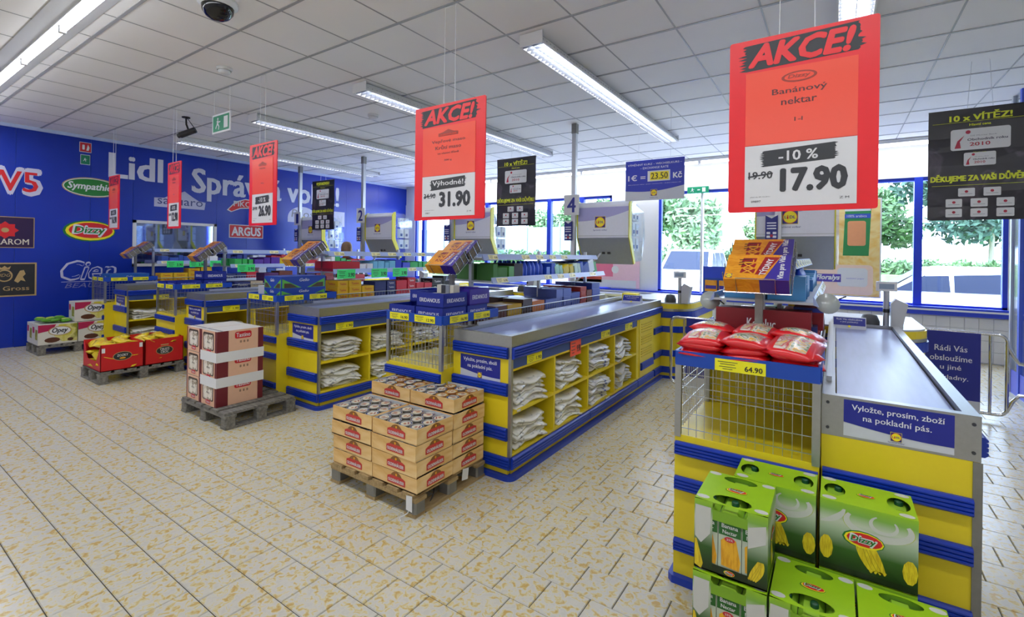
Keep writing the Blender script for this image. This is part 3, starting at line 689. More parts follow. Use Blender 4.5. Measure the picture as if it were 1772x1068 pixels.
carton('nut_box', 'grey sided nut box left of the two stacked nut boxes', 'box', (x0+.1, y0+.2, 1.01), (.16, .2, .11), 0, '#b9bcc6'); carton('nut_box', 'pale sided nut box on the front left corner of the stand behind the cartons', 'box', (x0+.13, y0+.42, 1.01), (.2, .2, .2), 0, '#c8cad2')
# b : low blue boxes ; a : one blue box
x0, y0 = STD['b']
for i, (dx, dy, z, h) in enumerate(((.14, .15, 1.01, .06), (.42, .15, 1.01, .075), (.42, .46, 1.01, .08), (.14, .46, 1.01, .06), (.42, .46, 1.09, .11))):
    carton('tray_box', 'dark blue tray box on the stand behind the red bins, %s' % ('front left', 'front right', 'rear right, lower', 'rear left', 'rear right, on top')[i], 'box', (x0+dx, y0+dy, z), (.26, .28, h), 0, EB, text='ERIDANOUS', tcol='#dfe2f4', th=.3, tw=.62, open_=True)
x0, y0 = STD['a']
carton('nut_box', 'blue nut box on the farthest stand', 'box', (x0+.34, y0+.32, 1.01), (.34, .5, .085), 0, '#1c5aa8', text='Gelio', th=.3, tw=.18)

# goods on the racks
PAL = {'d': (['#5a2a1e', '#c8a020', '#4a2a7a', '#d07828', '#3a2018', '#e0c030'], ['#e8eaf4', '#5a6ab4', '#c9cfe8', '#3f4f9e'], ['#6a2018', '#b03828', '#22306e', '#2c44a8']),
       'c': (['#e8b818', '#4a2018', '#c01828', '#28306a', '#d02838', '#302a28'], ['#c81828', '#d83040', '#b01020'], ['#201a18', '#2c2824', '#e4e4e0']),
       'b': (['#7a3a2a', '#e0a030', '#5a2a6a', '#c8b898', '#28306a'], ['#8a2a2a', '#d8a040', '#3a2a6a'], ['#b02a30', '#e0dcd0']),
       'a': (['#e8b818', '#c01828', '#d8a018', '#301a18'], ['#c81828', '#28306a', '#e0e0e4'], ['#2850a0', '#c8ccd8']),
       'e': (['#8a1820', '#c8a020', '#22306e', '#b02028'], ['#2238a0', '#b03028', '#d8b020'], ['#c81828', '#3a7a3a', '#202024'])}
LW = {'d': 'beside the lane four conveyor', 'c': 'behind the blue and green nut boxes', 'b': 'behind the second farthest counter', 'a': 'nearest the blue wall', 'e': 'behind the red candy bags'}
CN = {'brown': '#5a2a1e', 'dark brown': '#30201a', 'yellow': '#e0b820', 'purple': '#4a2a7a', 'orange': '#d07828', 'white': '#e6e6ee', 'blue': '#2c44a8', 'pale blue': '#90b8e0', 'red': '#c01828', 'pink': '#e8b8c8', 'green': '#40a050', 'black': '#201c1c', 'beige': '#c8b898', 'grey blue': '#5a6ab4', 'turquoise': '#9ad0c0'}
def cword(h):
    c = [int(h.strip('#')[i:i+2], 16) for i in (0, 2, 4)]
    return min(CN, key=lambda n: sum((int(CN[n].strip('#')[i:i+2], 16)-c[i//2])**2 for i in (0, 2, 4)))
_bx = {}
def box_copy(name, key, size, col, txt, tcol, lab, grp, loc, rz, cat='box'):
    if key not in _bx:
        _bx[key] = carton(name, lab, cat, loc, size, rz, col, text=txt, tcol=tcol, group=grp, th=.35, tw=.6); return _bx[key]
    o = _bx[key].copy(); COL.objects.link(o); o.location = loc; o.rotation_euler.z = rz; return tag(o, lab, cat, grp)
for k in 'dcbae':
    rx, ry, _ = RK[k].location; L = 2.3 if k != 'e' else 2.1
    yy = .05; seg = 0
    while yy < L-.2:
        d = R.choice((.15, .18, .22)); h = R.choice((.05, .07, .085)); top = R.uniform(1.08, 1.2); pal = PAL[k][min(2, int(3*yy/L))]; col = R.choice(pal)
        for col_i, xx in enumerate((.4, .13)):
            if col_i and (seg % 2 or k in 'abc'): continue
            z = .876; w = .22; tx = R.choice((None, None, 'Tastino' if k in 'abc' else None))
            if k in 'ac' and seg < 3: col, tx, h = '#e8b818', 'Tastino', .07
            while z+h < top:
                box_copy('sweets_box', (k, seg, col, h, d, tx), (w, d-.012, h), col, tx, '#c01828' if col == '#e8b818' else '#f4f0e8', cword(col)+' sweets box stacked in the wire basket '+LW[k], cword(col)+' sweets boxes in the basket '+LW[k], (rx+xx+R.uniform(-.006, .006), ry+yy+d/2, z), R.uniform(-.04, .04)); z += h+.001
        yy += d+.004; seg += 1
PK = {'d': ['#3f7a30', '#4f9a40', '#2a2024', '#d8d8f0', '#1f3fae', '#2a50c8', '#9ad0c0', '#d8c020', '#c8e0d8', '#2a4ab0', '#dfe8f4', '#60b070'], 'c': ['#9ad8f0', '#e8e8f0', '#7ac0e8', '#3a4ad0', '#40b868', '#f0e8e8', '#f0d8e0', '#e8f0f4'], 'b': ['#38b858', '#5a30a8', '#e8d020', '#d83048', '#f0f0f0', '#28a048', '#c82838'], 'a': ['#3a5ab8', '#e8e8f0', '#30408e', '#d0d8e8', '#b82838'], 'e': ['#4f9ad8', '#3a80c8', '#70b0e0', '#4a90d0']}
bottle = MB(); bottle.lathe([(0, 0), (.03, 0), (.032, .01), (.032, .1), (.02, .135), (.012, .145), (.012, .16), (0, .16)], (0, 0, 0), cm('#2a50c8', .2), 12)
bt = None
for k in 'dcbae':
    rx, ry, _ = RK[k].location; L = 2.3 if k != 'e' else 2.1; yy = .08
    while yy < L-.15:
        d = R.choice((.07, .1, .14)); pal = PK[k]; f = yy/L; col = pal[min(len(pal)-1, int(f*len(pal)))]; h = R.uniform(.07, .14)
        for xx in (.37, .15):
            if k in 'de' and .18 < f < .42 and R.random() < .9:
                for q in range(2):
                    for q2 in range(2):
                        if bt is None: o = bt = bottle.build('drink_bottle')
                        else: o = bt.copy(); COL.objects.link(o)
                        o.location = (rx+xx-.04+.07*q2, ry+yy+.035+.068*q, 1.263); tag(o, 'small blue drink bottle on the middle shelf of the rack %s' % LW[k], 'bottle', 'blue drink bottles '+LW[k])
                d = .14
            else:
                tilt = f > .5 and k == 'd'
                o = box_copy('snack_packet', ('p', k, col, round(h, 2), d), (.18, d-.01, h), col, None, None, cword(col)+' snack packet on the middle shelf '+LW[k], cword(col)+' snack packets on the middle shelf '+LW[k], (rx+xx, ry+yy+d/2, 1.263+(.02 if tilt else 0)), R.uniform(-.1, .1), 'packet')
                if tilt: o.rotation_euler.x = .35
        yy += d+.005

# ================================================================== pallets and goods on the floor
def pallet(label, loc, w, d, h, m1, m2, nx=7, along='x'):
    """boards run in y when along == 'x' (spread over x)"""
    t = thing('pallet', label, 'pallet', loc); 
    bw = w/nx*.72 if along == 'x' else d/nx*.72
    for i in range(nx):
        m = MB()
        if along == 'x': x = (i+.5)*w/nx; m.box(x-bw/2, x+bw/2, 0, d, h-.02, h, m1)
        else: y = (i+.5)*d/nx; m.box(0, w, y-bw/2, y+bw/2, h-.02, h, m1)
        m.build('deck_board', t)
    for k in range(3):
        f = (0, .5, 1)[k]
        m = MB()
        if along == 'x': y = f*(d-.09); m.box(0, w, y, y+.09, h-.042, h-.021, m1)
        else: x = f*(w-.09); m.box(x, x+.09, 0, d, h-.042, h-.021, m1)
        m.build('stringer_board', t)
        m = MB()
        if along == 'x': x = f*(w-.09); m.box(x, x+.09, 0, d, 0, .018, m1)
        else: y = f*(d-.09); m.box(0, w, y, y+.09, 0, .018, m1)
        m.build('runner', t)
        for j in range(3):
            g = (0, .5, 1)[j]; x = g*(w-.085); y = f*(d-.085); m = MB(); m.box(x, x+.085, y, y+.085, .0185, h-.0425, m2, .01); m.build('block', t)
    return t
PH = .125
pallet('pale wooden pallet with grey feet under the stacked can trays', (-2.7, 1.92, 0), .77, .64, PH, PALN, STEELD, 6)
CARD = ramp_mat('can_tray_card', [(.3, '#d8a860'), (.5, '#e8c284'), (.7, '#f0d4a0')], 4, .55, 4, .6, stretch=(1, 1, 4))
INN = mat('tray_inside', '#cfd2d8', .6, var=.03)
CAN = mat('can_steel', '#b9b6ae', .3, .75, var=.1); CANB = mat('can_label', '#a8703a', .5, var=.2, scale=60)
LID1 = mat('lid_blue', '#1c3a78', .35, var=.05); LID2 = mat('lid_paper', '#cfc8b0', .4, var=.2, scale=60); LID3 = mat('lid_yellow', '#c8a838', .4, var=.05)
def olden(m, c, u, v, w):
    c = V(c); h = w*.36
    m.flat(c, u, v, [(-w*.34, 0)]+[(-w*.34*math.cos(k*PI/10), h*.8*math.sin(k*PI/10)) for k in range(1, 10)]+[(w*.34, 0)], cm('#8a5a2a'), .0012)
    m.ell(c+V(v)*h*.5, u, v, w*.05, w*.05, cm('#e8a020'), .0016)
    m.flat(c, u, v, [(-w/2, -h*.5), (w/2, -h*.5), (w/2, h*.16), (w*.34, h*.34), (-w*.34, h*.34), (-w/2, h*.16)], cm('#c83a34'), .0014)
    m.text('OLDENHÄUSER', c, u, v, PAPER, w=w*.88, h=h*.42, y=-h*.12, lift=.003, bold=.03)
TW, TD, TH = .375, .305, .088
tr = MB(); q = .004
tr.box(-TW/2, TW/2, -TD/2, TD/2, 0, .006, CARD)
ho = [(-TW/2, -TD/2), (TW/2, -TD/2), (TW/2, TD/2), (-TW/2, TD/2)]; hi = [(-TW/2+q, -TD/2+q), (TW/2-q, -TD/2+q), (TW/2-q, TD/2-q), (-TW/2+q, TD/2-q)]
vs = [(x, y, .0) for x, y in ho]+[(x, y, TH) for x, y in ho]
tr.add(vs, [(0, 1, 5, 4), (1, 2, 6, 5), (2, 3, 7, 6), (3, 0, 4, 7)], CARD)
vs = [(x, y, TH) for x, y in ho]+[(x, y, TH) for x, y in hi]+[(x, y, .006) for x, y in hi]
tr.add(vs, [(i, (i+1) % 4, 4+(i+1) % 4, 4+i) for i in range(4)], CARD); tr.add(vs, [(4+i, 4+(i+1) % 4, 8+(i+1) % 4, 8+i) for i in range(4)], INN)
olden(tr, (.02, -TD/2, TH*.5), X, Z, .15); olden(tr, (TW/2, .0, TH*.5), Y, Z, .15)
cn = []
for q_, rim in enumerate((LID1, LID3)):
    m = MB(); r_ = .0425
    m.lathe([(0, 0), (r_, 0), (r_, .006), (r_-.001, .008), (r_-.001, .07), (r_, .074), (r_, .079), (r_-.003, .079), (r_-.004, .076)], (0, 0, 0), CANB if q_ else CAN, 16)
    m.ell((0, 0, .0755), X, Y, r_-.004, r_-.004, rim, 0, 16); m.ell((0, 0, .0755), X, Y, r_*.72, r_*.72, LID2, .001, 16); m.ell((.005, -.004, .0755), X, Y, r_*.34, r_*.2, cm('#a86a4a'), .0016, 10)
    m.rect((0, .016, .0755), X, Y, r_*.8, r_*.2, cm('#8a3030'), .0018); cn.append(m)
ct = [None, None]; tt = None
names = {(0, 0): 'front left', (1, 0): 'front right', (0, 1): 'rear left', (1, 1): 'rear right'}
for i in (0, 1):
    for j in (0, 1):
        nl = 4 if j == 0 else 5
        for l in range(nl):
            if tt is None: o = tt = tr.build('can_tray')
            else: o = tt.copy(); COL.objects.link(o)
            jx, jy = R.uniform(-.006, .006), R.uniform(-.004, .004)
            o.location = (-2.70+TW/2+.003+i*(TW+.01)+jx, 1.93+TD/2+j*(TD+.008)+jy, PH+.001+l*.0925); o.rotation_euler.z = R.uniform(-.012, .012)
            lv = ['lowest', 'second lowest', 'third lowest', 'fourth lowest', 'topmost'][l] if l < nl-1 else 'topmost'
            tag(o, 'cardboard tray of cans, %s in the %s stack on the pale pallet' % (lv, names[(i, j)]), 'tray', 'can trays stacked on the pale pallet')
            top = l == nl-1
            for a in range(4):
                for b in range(3):
                    if not top and not (b == 0 or a == 3): continue
                    qq = 1 if (j == 1 and R.random() < .35) else 0
                    x_ = -2.70+.003+i*(TW+.01)+.046+a*.0925+jx+(.0 if b % 2 else .0); y_ = 1.93+j*(TD+.008)+.05+b*.093+jy
                    if ct[qq] is None: c_o = ct[qq] = cn[qq].build('food_can')
                    else: c_o = ct[qq].copy(); COL.objects.link(c_o)
                    c_o.location = (x_, y_, PH+.0085+l*.0925); c_o.rotation_euler.z = R.uniform(-3, 3)
                    if top: tag(c_o, 'food can with printed lid in the topmost tray of the %s stack' % names[(i, j)], 'can', 'cans in the topmost %s tray' % names[(i, j)])
                    else: tag(c_o, 'food can seen through the gap below a stacked tray of the %s stack' % names[(i, j)], 'can', 'cans in the lower trays of the %s stack' % names[(i, j)])
m = MB(); m.tube([(-1.99, 1.96, .06), (-1.97, 1.9, .03), (-2.0, 1.87, .008), (-1.97, 1.85, .004)], .003, PAPER, 5); m.flat((-1.96, 1.9, .1), (X+Y*.2).normalized(), Z, [(-.02, -.05), (.02, -.06), (.02, .03), (-.02, .03)], PAPER, .0); tag(m.build('torn_strap'), 'loose torn plastic strap hanging at the front corner of the can pallet', 'strap')
m = MB(); m.tube([(-2.05, 2.2, .05), (-2.0, 2.14, .03), (-1.96, 2.05, .006), (-1.93, 2.0, .004)], .004, cm('#3a3a40'), 5); m.flat((-1.93, 2.35, .1), Y, Z, [(-.03, -.04), (.03, -.05), (.04, .02), (-.02, .03)], PAPER, .0); tag(m.build('torn_strap'), 'dark torn wrap scrap dangling under the right side of the can trays', 'strap')

# biscuit cartons (c)
pallet('grey weathered pallet under the stacked pink biscuit cartons', (-4.97, 1.94, 0), .83, .62, .135, PALW, PALW, 6)
PINK = mat('biscuit_carton', '#e4b79a', .55, var=.04); MAR = mat('maroon_print', '#6e1c2a', .5, var=.05); FACEP = ramp_mat('biscuit_face', [(.35, '#d8c8bc'), (.48, '#e6ddd4'), (.56, '#7a6a4a'), (.64, '#e6ddd4')], 16, .5)
def tast(m, c, u, v, w, sh=0):
    m.rrect(c, u, v, w, w*.42, cm('#c82030'), .002, r=w*.12); m.text('Tastino', c, u, v, PAPER, h=w*.26, w=w*.84, lift=.003, bold=.02)
def biscuit(lb, loc, w, d, h):
    m = MB(); m.box(-w/2, w/2, -d/2, d/2, 0, h, PINK); S = (w/2, 0, h/2); F_ = (0, -d/2, h/2)
    for x in (-d*.5+d*.12, d*.5-d*.06): m.rect(S, *SD, d*(.24 if x < 0 else .12), h, MAR, .0008, x=x)
    m.rect(F_, *FR, w*.1, h, MAR, .0008, x=w*.45); m.rect(F_, *FR, w*.06, h, MAR, .0008, x=-w*.47)
    m.rrect(F_, *FR, w*.7, h*.72, cm('#4a3a34'), .001, x=-.02*w, y=h*.06, r=.02); m.rrect(F_, *FR, w*.6, h*.6, FACEP, .0015, x=-.02*w, y=h*.04, r=.02)
    for xx in (-.14, .1): m.ell(V(F_)+V((xx*w, 0, -h*.02)), *FR, w*.1, h*.2, cm('#ece6dc'), .002, 12)
    m.text('Any', F_, *FR, BLK, h=h*.12, w=w*.22, y=h*.02, lift=.003); tast(m, V(F_)+V((0, 0, -h*.35)), *FR, w*.3)
    tast(m, V(S)+V((0, .02, h*.28)), *SD, d*.36)
    for k in (-1, 0, 1): m.rrect(V(S)+V((0, .03+k*.03, 0)), *SD, .016, .022, cm('#9a7a66'), .0015, r=.006)
    m.rect((0, 0, h), X, Y, w, d, cm('#d6d2cc'), .0006)
    for k in range(8): m.rect((0, 0, h), X, Y, w*.09, d*.05, cm('#3a4a6e') if k % 2 else cm('#5a5c60'), .001, x=w*(-.42+.12*k), y=-d*.38)
    o = m.build('biscuit_carton'); o.location = loc; return tag(o, lb, 'carton', 'pink biscuit cartons on the grey pallet')
for l in range(3):
    h = .213; z = .137+l*.218
    lv = ('bottom', 'middle', 'top')[l]
    biscuit('pink and maroon biscuit carton, %s of the right hand stack' % lv, (-4.505, 2.165, z), .285, .4, h)
    biscuit('pink and maroon biscuit carton, %s of the left hand stack' % lv, (-4.79, 2.165, z), .27, .4, h)
for l in range(2):
    m = MB(); z = .137+.165+l*.218; x0, x1, y0, y1 = -4.649, -4.36, 1.963, 2.367; a = .0025
    for bx in ((x0-a, x1+a, y0-a, y0), (x1, x1+a, y0, y1), (x0-a, x1+a, y1, y1+a), (x0-a, x0, y0, y1)): m.box(*bx, z, z+.085, PAPER)
    tag(m.build('paper_band'), 'white paper band wrapped round the right hand biscuit cartons, %s one' % ('lower', 'upper')[l], 'band')

# red bins (b)
pallet('grey weathered pallet under the two red crisp bins', (-7.2, 1.78, 0), .62, .82, .135, PALW, PALW, 7, 'y')
CR = mat('crisp_yellow', '#e8cc1c', .3, var=.12, scale=20, coat=.3); CR2 = ramp_mat('crisp_print', [(.35, '#e8d020'), (.5, '#e0a828'), (.6, '#f0e040'), (.68, '#3a3a20')], 12, .3, 3)
crisp = pillow(.17, .22, .06, CR, CR2, 7)
co1 = None
for b_ in range(2):
    y0 = 1.79+b_*.405; m = MB(); rb = cm('#c8141e'); x0, x1, y1 = -7.15, -6.585, y0+.39; z0, z1 = .137, .43; k = .006
    m.box(x0, x1, y0, y1, z0, z0+.008, rb); m.box(x1-k, x1, y0, y1, z0, z1, rb); m.box(x0, x0+k, y0, y1, z0, z1, rb); m.box(x0, x1, y1-k, y1, z0, z1, rb)
    m.prism([(x0, z0), (x1, z0), (x1, z1), (x1-.14, z0+.1), (x0+.14, z0+.1), (x0, z1)], y0, y0+k, rb, 'y')
    c = V((x1, (y0+y1)/2, z0+.15)); m.ell(c, *SD, .088, .05, GOLD, .001); m.ell(c, *SD, .082, .044, BLK, .002)
    if b_ == 0: m.text('ZOZKY', c, *SD, PAPER, h=.025, w=.1, y=.01, lift=.003, bold=.02); m.ell(c+V((0, 0, -.022)), *SD, .03, .01, cm('#e0a020'), .003, 10)
    else: m.text('CRUSTI', c, *SD, PAPER, h=.028, w=.09, y=.014, lift=.003, bold=.02); m.text('CROC', c, *SD, PAPER, h=.028, w=.08, y=-.018, lift=.003, bold=.02); m.rect(c, *SD, .08, .012, GOLD, .001, y=.066)
    if b_ == 0: m.rect(c, *SD, .03, .05, PAPER, .001, x=-.17, y=.08); m.rect(c, *SD, .03, .05, PAPER, .001, x=.17, y=.1)
    tag(m.build('crisp_bin'), 'red cardboard bin of yellow snack bags, %s on its pallet' % ('nearer, with the open front' if b_ == 0 else 'farther'), 'bin')
    for i in range(3):
        for j in range(2):
            for l in range(3):
                if co1 is None: o = co1 = crisp.build('snack_bag')
                else: o = co1.copy(); COL.objects.link(o)
                o.location = (x0+.1+i*.18, y0+.1+j*.19, z0+.045+l*.1+(.02 if l == 2 else 0)); o.rotation_euler = (R.uniform(-.5, .5), R.uniform(-.4, .4), R.uniform(-3, 3))
                tag(o, 'shiny yellow snack bag heaped in the %s red bin' % ('nearer' if b_ == 0 else 'farther'), 'snack bag', 'yellow snack bags in the %s red bin' % ('nearer' if b_ == 0 else 'farther'))

# opey boxes (a)
pallet('grey weathered pallet against the blue wall under the white and yellow sweets cartons', (-9.6, 1.77, 0), .62, .85, .135, PALW, PALW, 7, 'y')
OPW = ramp_mat('opey_yellow', [(.4, '#c8c030'), (.5, '#dcd68a'), (.6, '#8a8a20')], 6, .5)
def opey(lb, loc, w, d, h):
    m = MB(); m.box(-w/2, w/2, -d/2, d/2, 0, h, cm('#d6d4cc')); c = V((w/2, 0, h/2))
    m.flat(c, *SD, [(-d*.1, -h*.1), (d*.1, -h*.4), (d/2, -h*.42), (d/2, h*.46), (d*.02, h*.46)], OPW, .0008)
    m.flat(c, *SD, [(-d/2, h*.1), (-d*.15, h*.2), (-d*.05, h*.48), (-d/2, h*.48)], cm('#b01c50'), .001)
    m.ell(c+V((0, .02, .04)), *SD, d*.3, h*.24, GOLD, .0015); m.ell(c+V((0, .02, .04)), *SD, d*.27, h*.2, PAPER, .002)
    m.text('Opey', c+V((0, .02, .04)), *SD, BLK, h=h*.3, w=d*.4, lift=.003, bold=.03, shear=.3)
    m.ell(c+V((0, -.06, -.08)), *SD, d*.2, h*.13, cm('#5a3020'), .003, 12); m.ell(c+V((0, .13, -.09)), *SD, d*.08, h*.08, cm('#4a2a1e'), .003, 10)
    f = V((0, -d/2, h/2)); m.rect(f, *FR, w*.4, h*.5, OPW, .001, x=w*.2); m.rect(f, *FR, w*.3, h*.3, cm('#b01c50'), .001, x=-w*.3, y=h*.2)
    o = m.build('sweets_carton'); o.location = loc; return tag(o, lb, 'carton', 'white and yellow cartons by the blue wall')
for i, (x, y, z, lb) in enumerate(((-9.15, 1.98, .137, 'nearest in front'), (-9.15, 2.4, .137, 'farther one on the lower row'), (-9.15, 2.36, .425, 'on top of the farther one'), (-9.44, 1.98, .137, 'nearest in the row at the wall'), (-9.44, 2.4, .137, 'far end of the row at the wall'))):
    opey('printed sweets carton by the blue wall, '+lb, (x, y, z), .28, .41, .28)
gb = pillow(.2, .13, .05, cm('#5aa028', .3), cm('#c8d850', .3), 7); g1 = None
for i in range(6):
    if g1 is None: o = g1 = gb.build('sweets_bag')
    else: o = g1.copy(); COL.objects.link(o)
    o.location = (-9.42+.26*(i % 2)+R.uniform(-.02, .02), 1.88+.1*(i//2), .445+.02*R.random()); o.rotation_euler = (R.uniform(-.2, .2), R.uniform(-.2, .2), R.uniform(-.4, .4))
    tag(o, 'green sweets bag lying on the front cartons by the blue wall', 'sweets bag', 'green sweets bags by the blue wall')
t = thing('fire_extinguisher', 'red fire extinguisher by the blue wall behind the cartons', 'extinguisher', (-9.88, 2.95, 0))
m = MB(); m.lathe([(0, .02), (.07, .02), (.08, .05), (.08, .52), (.05, .58), (.025, .6), (0, .6)], (0, 0, 0), cm('#c01018', .3), 16); m.build('tank', t)
m = MB(); m.tube([(0, 0, .6), (0, 0, .65)], .02, CHROME, 8); m.tube([(-.02, 0, .66), (.12, -.04, .69)], .012, BLK, 6); m.build('handle', t); m = MB(); m.tube([(.02, 0, .64), (.1, .02, .58), (.1, .02, .25)], .01, RUB, 6); m.build('hose', t)

# nectar packs
GR1 = mat('nectar_green', '#9ac81e', .35, var=.05); 
def gradmat(n, cols, z0, z1):
    m = bpy.data.materials.new(n); m.use_nodes = True; nt = m.node_tree; b = nt.nodes['Principled BSDF']; b.inputs['Roughness'].default_value = .35
    tc = nt.nodes.new('ShaderNodeTexCoord'); sp = nt.nodes.new('ShaderNodeSeparateXYZ'); nt.links.new(tc.outputs['Object'], sp.inputs[0])
    mr = nt.nodes.new('ShaderNodeMapRange'); mr.inputs[1].default_value = z0; mr.inputs[2].default_value = z1; nt.links.new(sp.outputs[2], mr.inputs[0])
    r = nt.nodes.new('ShaderNodeValToRGB'); e = r.color_ramp.elements
    e[0].position = cols[0][0]; e[0].color = lin(cols[0][1]); e[1].position = cols[-1][0]; e[1].color = lin(cols[-1][1])
    for p, c in cols[1:-1]: q = e.new(p); q.color = lin(c)
    nt.links.new(mr.outputs[0], r.inputs[0]); nt.links.new(r.outputs[0], b.inputs['Base Color']); return m
NG = gradmat('nectar_side', [(0, '#10200c'), (.12, '#1c3a14'), (.34, '#2f5a20'), (.6, '#a8bca0'), (.72, '#c4cdbc'), (.86, '#7fb048'), (1, '#96c624')], 0, .245)
WG = mat('nectar_white', '#c9ccc8', .35, var=.04); DG = mat('nectar_dark', '#15260e', .4, var=.05); BAN = ramp_mat('banana', [(.35, '#c8a818'), (.6, '#e6cf2a')], 30, .4, stretch=(6, 6, 1)); BAN2 = ramp_mat('banana_orange', [(.35, '#d8981c'), (.6, '#ecb42c')], 30, .4, stretch=(6, 6, 1))
BG = mat('carton_green', '#256428', .35, var=.04); CAP = mat('cap_green', '#0f4a2c', .35, var=.03)
def swirl(m, c, u, v, r0, r1, r2, a0, a1, mt, lift, n=18, grow=.6):
    o, i_ = [], []
    for k in range(n+1):
        a = math.radians(a0+(a1-a0)*k/n); s_ = 1-grow*k/n; w_ = math.sin(PI*min(1, k/n+.15))
        o.append((r1*s_*math.cos(a), r2*s_*math.sin(a))); i_.append((max(0, r1*s_-r0*w_)*math.cos(a), max(0, r2*s_-r0*w_)*math.sin(a)))
    c = V(c); u = V(u); v = V(v); nn = u.cross(v).normalized()*lift; vs = [c+nn+u*p[0]+v*p[1] for p in o+i_]
    m.add(vs, [((k, k+1, n+1+k+1, n+1+k) if u.cross(v).length > 0 else 0) for k in range(n)], mt)
BAND_ = cm('#b09a20')
def bananas(m, c, u, v, s, mt, lift=.002, flip=1):
    lf, rg, bt = [], [], []
    for t in range(9):
        f = t/8; y = .5-.86*f; cx = -.16+.3*f**1.4; w_ = .05+.2*math.sin(PI*min(1, .12+f*.62))
        lf.append((cx-w_, y)); rg.append((cx+w_*.9, y+.03*f))
    (xa, ya), (xb, yb_) = lf[-1], rg[-1]; nb = 17
    for t in range(nb): f = t/(nb-1); bt.append((xa+(xb-xa)*f+.03, ya+(yb_-ya)*f-.02-.07*abs(math.sin(PI*4*f))))
    top = lf+bt+rg[::-1]; cc = V(c); uu_, vv_ = V(u), V(v); nn = uu_.cross(vv_).normalized()
    P_ = [cc+nn*lift+uu_*p[0]*s*flip+vv_*p[1]*s for p in lf+rg]; n = 9
    m.add(P_, [((k, k+1, n+k+1, n+k) if flip > 0 else (k, n+k, n+k+1, k+1)) for k in range(n-1)], mt)
    m.add([cc+nn*lift+uu_*p[0]*s*flip+vv_*p[1]*s for p in [((xa+xb)/2, (ya+yb_)/2)]+[lf[-1]]+bt+[rg[-1]]], [((0, k, k+1) if flip > 0 else (0, k+1, k)) for k in range(1, nb+2)], mt)
    for q in (.25, .5, .75):
        L_ = [(l[0]+(r_[0]-l[0])*(.5+(q-.5)*(.3+.7*k/8)), l[1]+(r_[1]-l[1])*q) for k, (l, r_) in enumerate(zip(lf, rg))]
        m.add([cc+nn*lift*1.3+uu_*(p[0]-.008)*s*flip+vv_*p[1]*s for p in L_]+[cc+nn*lift*1.3+uu_*(p[0]+.008)*s*flip+vv_*p[1]*s for p in L_], [(k, k+1, n+k+1, n+k) for k in range(n-1)], BAND_)
def ring(m, c, u, v, a, b, wd, mt, lift, a0=0, a1=360, n=24):
    c = V(c); u = V(u); v = V(v); nn = u.cross(v).normalized()*lift; P1, P2 = [], []
    for k in range(n+1):
        t = math.radians(a0+(a1-a0)*k/n); f = 1 if a1-a0 >= 360 else .35+.65*math.sin(PI*k/n)
        P1.append(c+nn+u*a*math.cos(t)+v*b*math.sin(t)); P2.append(c+nn+u*(a-wd*f)*math.cos(t)+v*(b-wd*.8*f)*math.sin(t))
    m.add(P1+P2, [(k, k+1, n+2+k, n+1+k) for k in range(n)], mt)
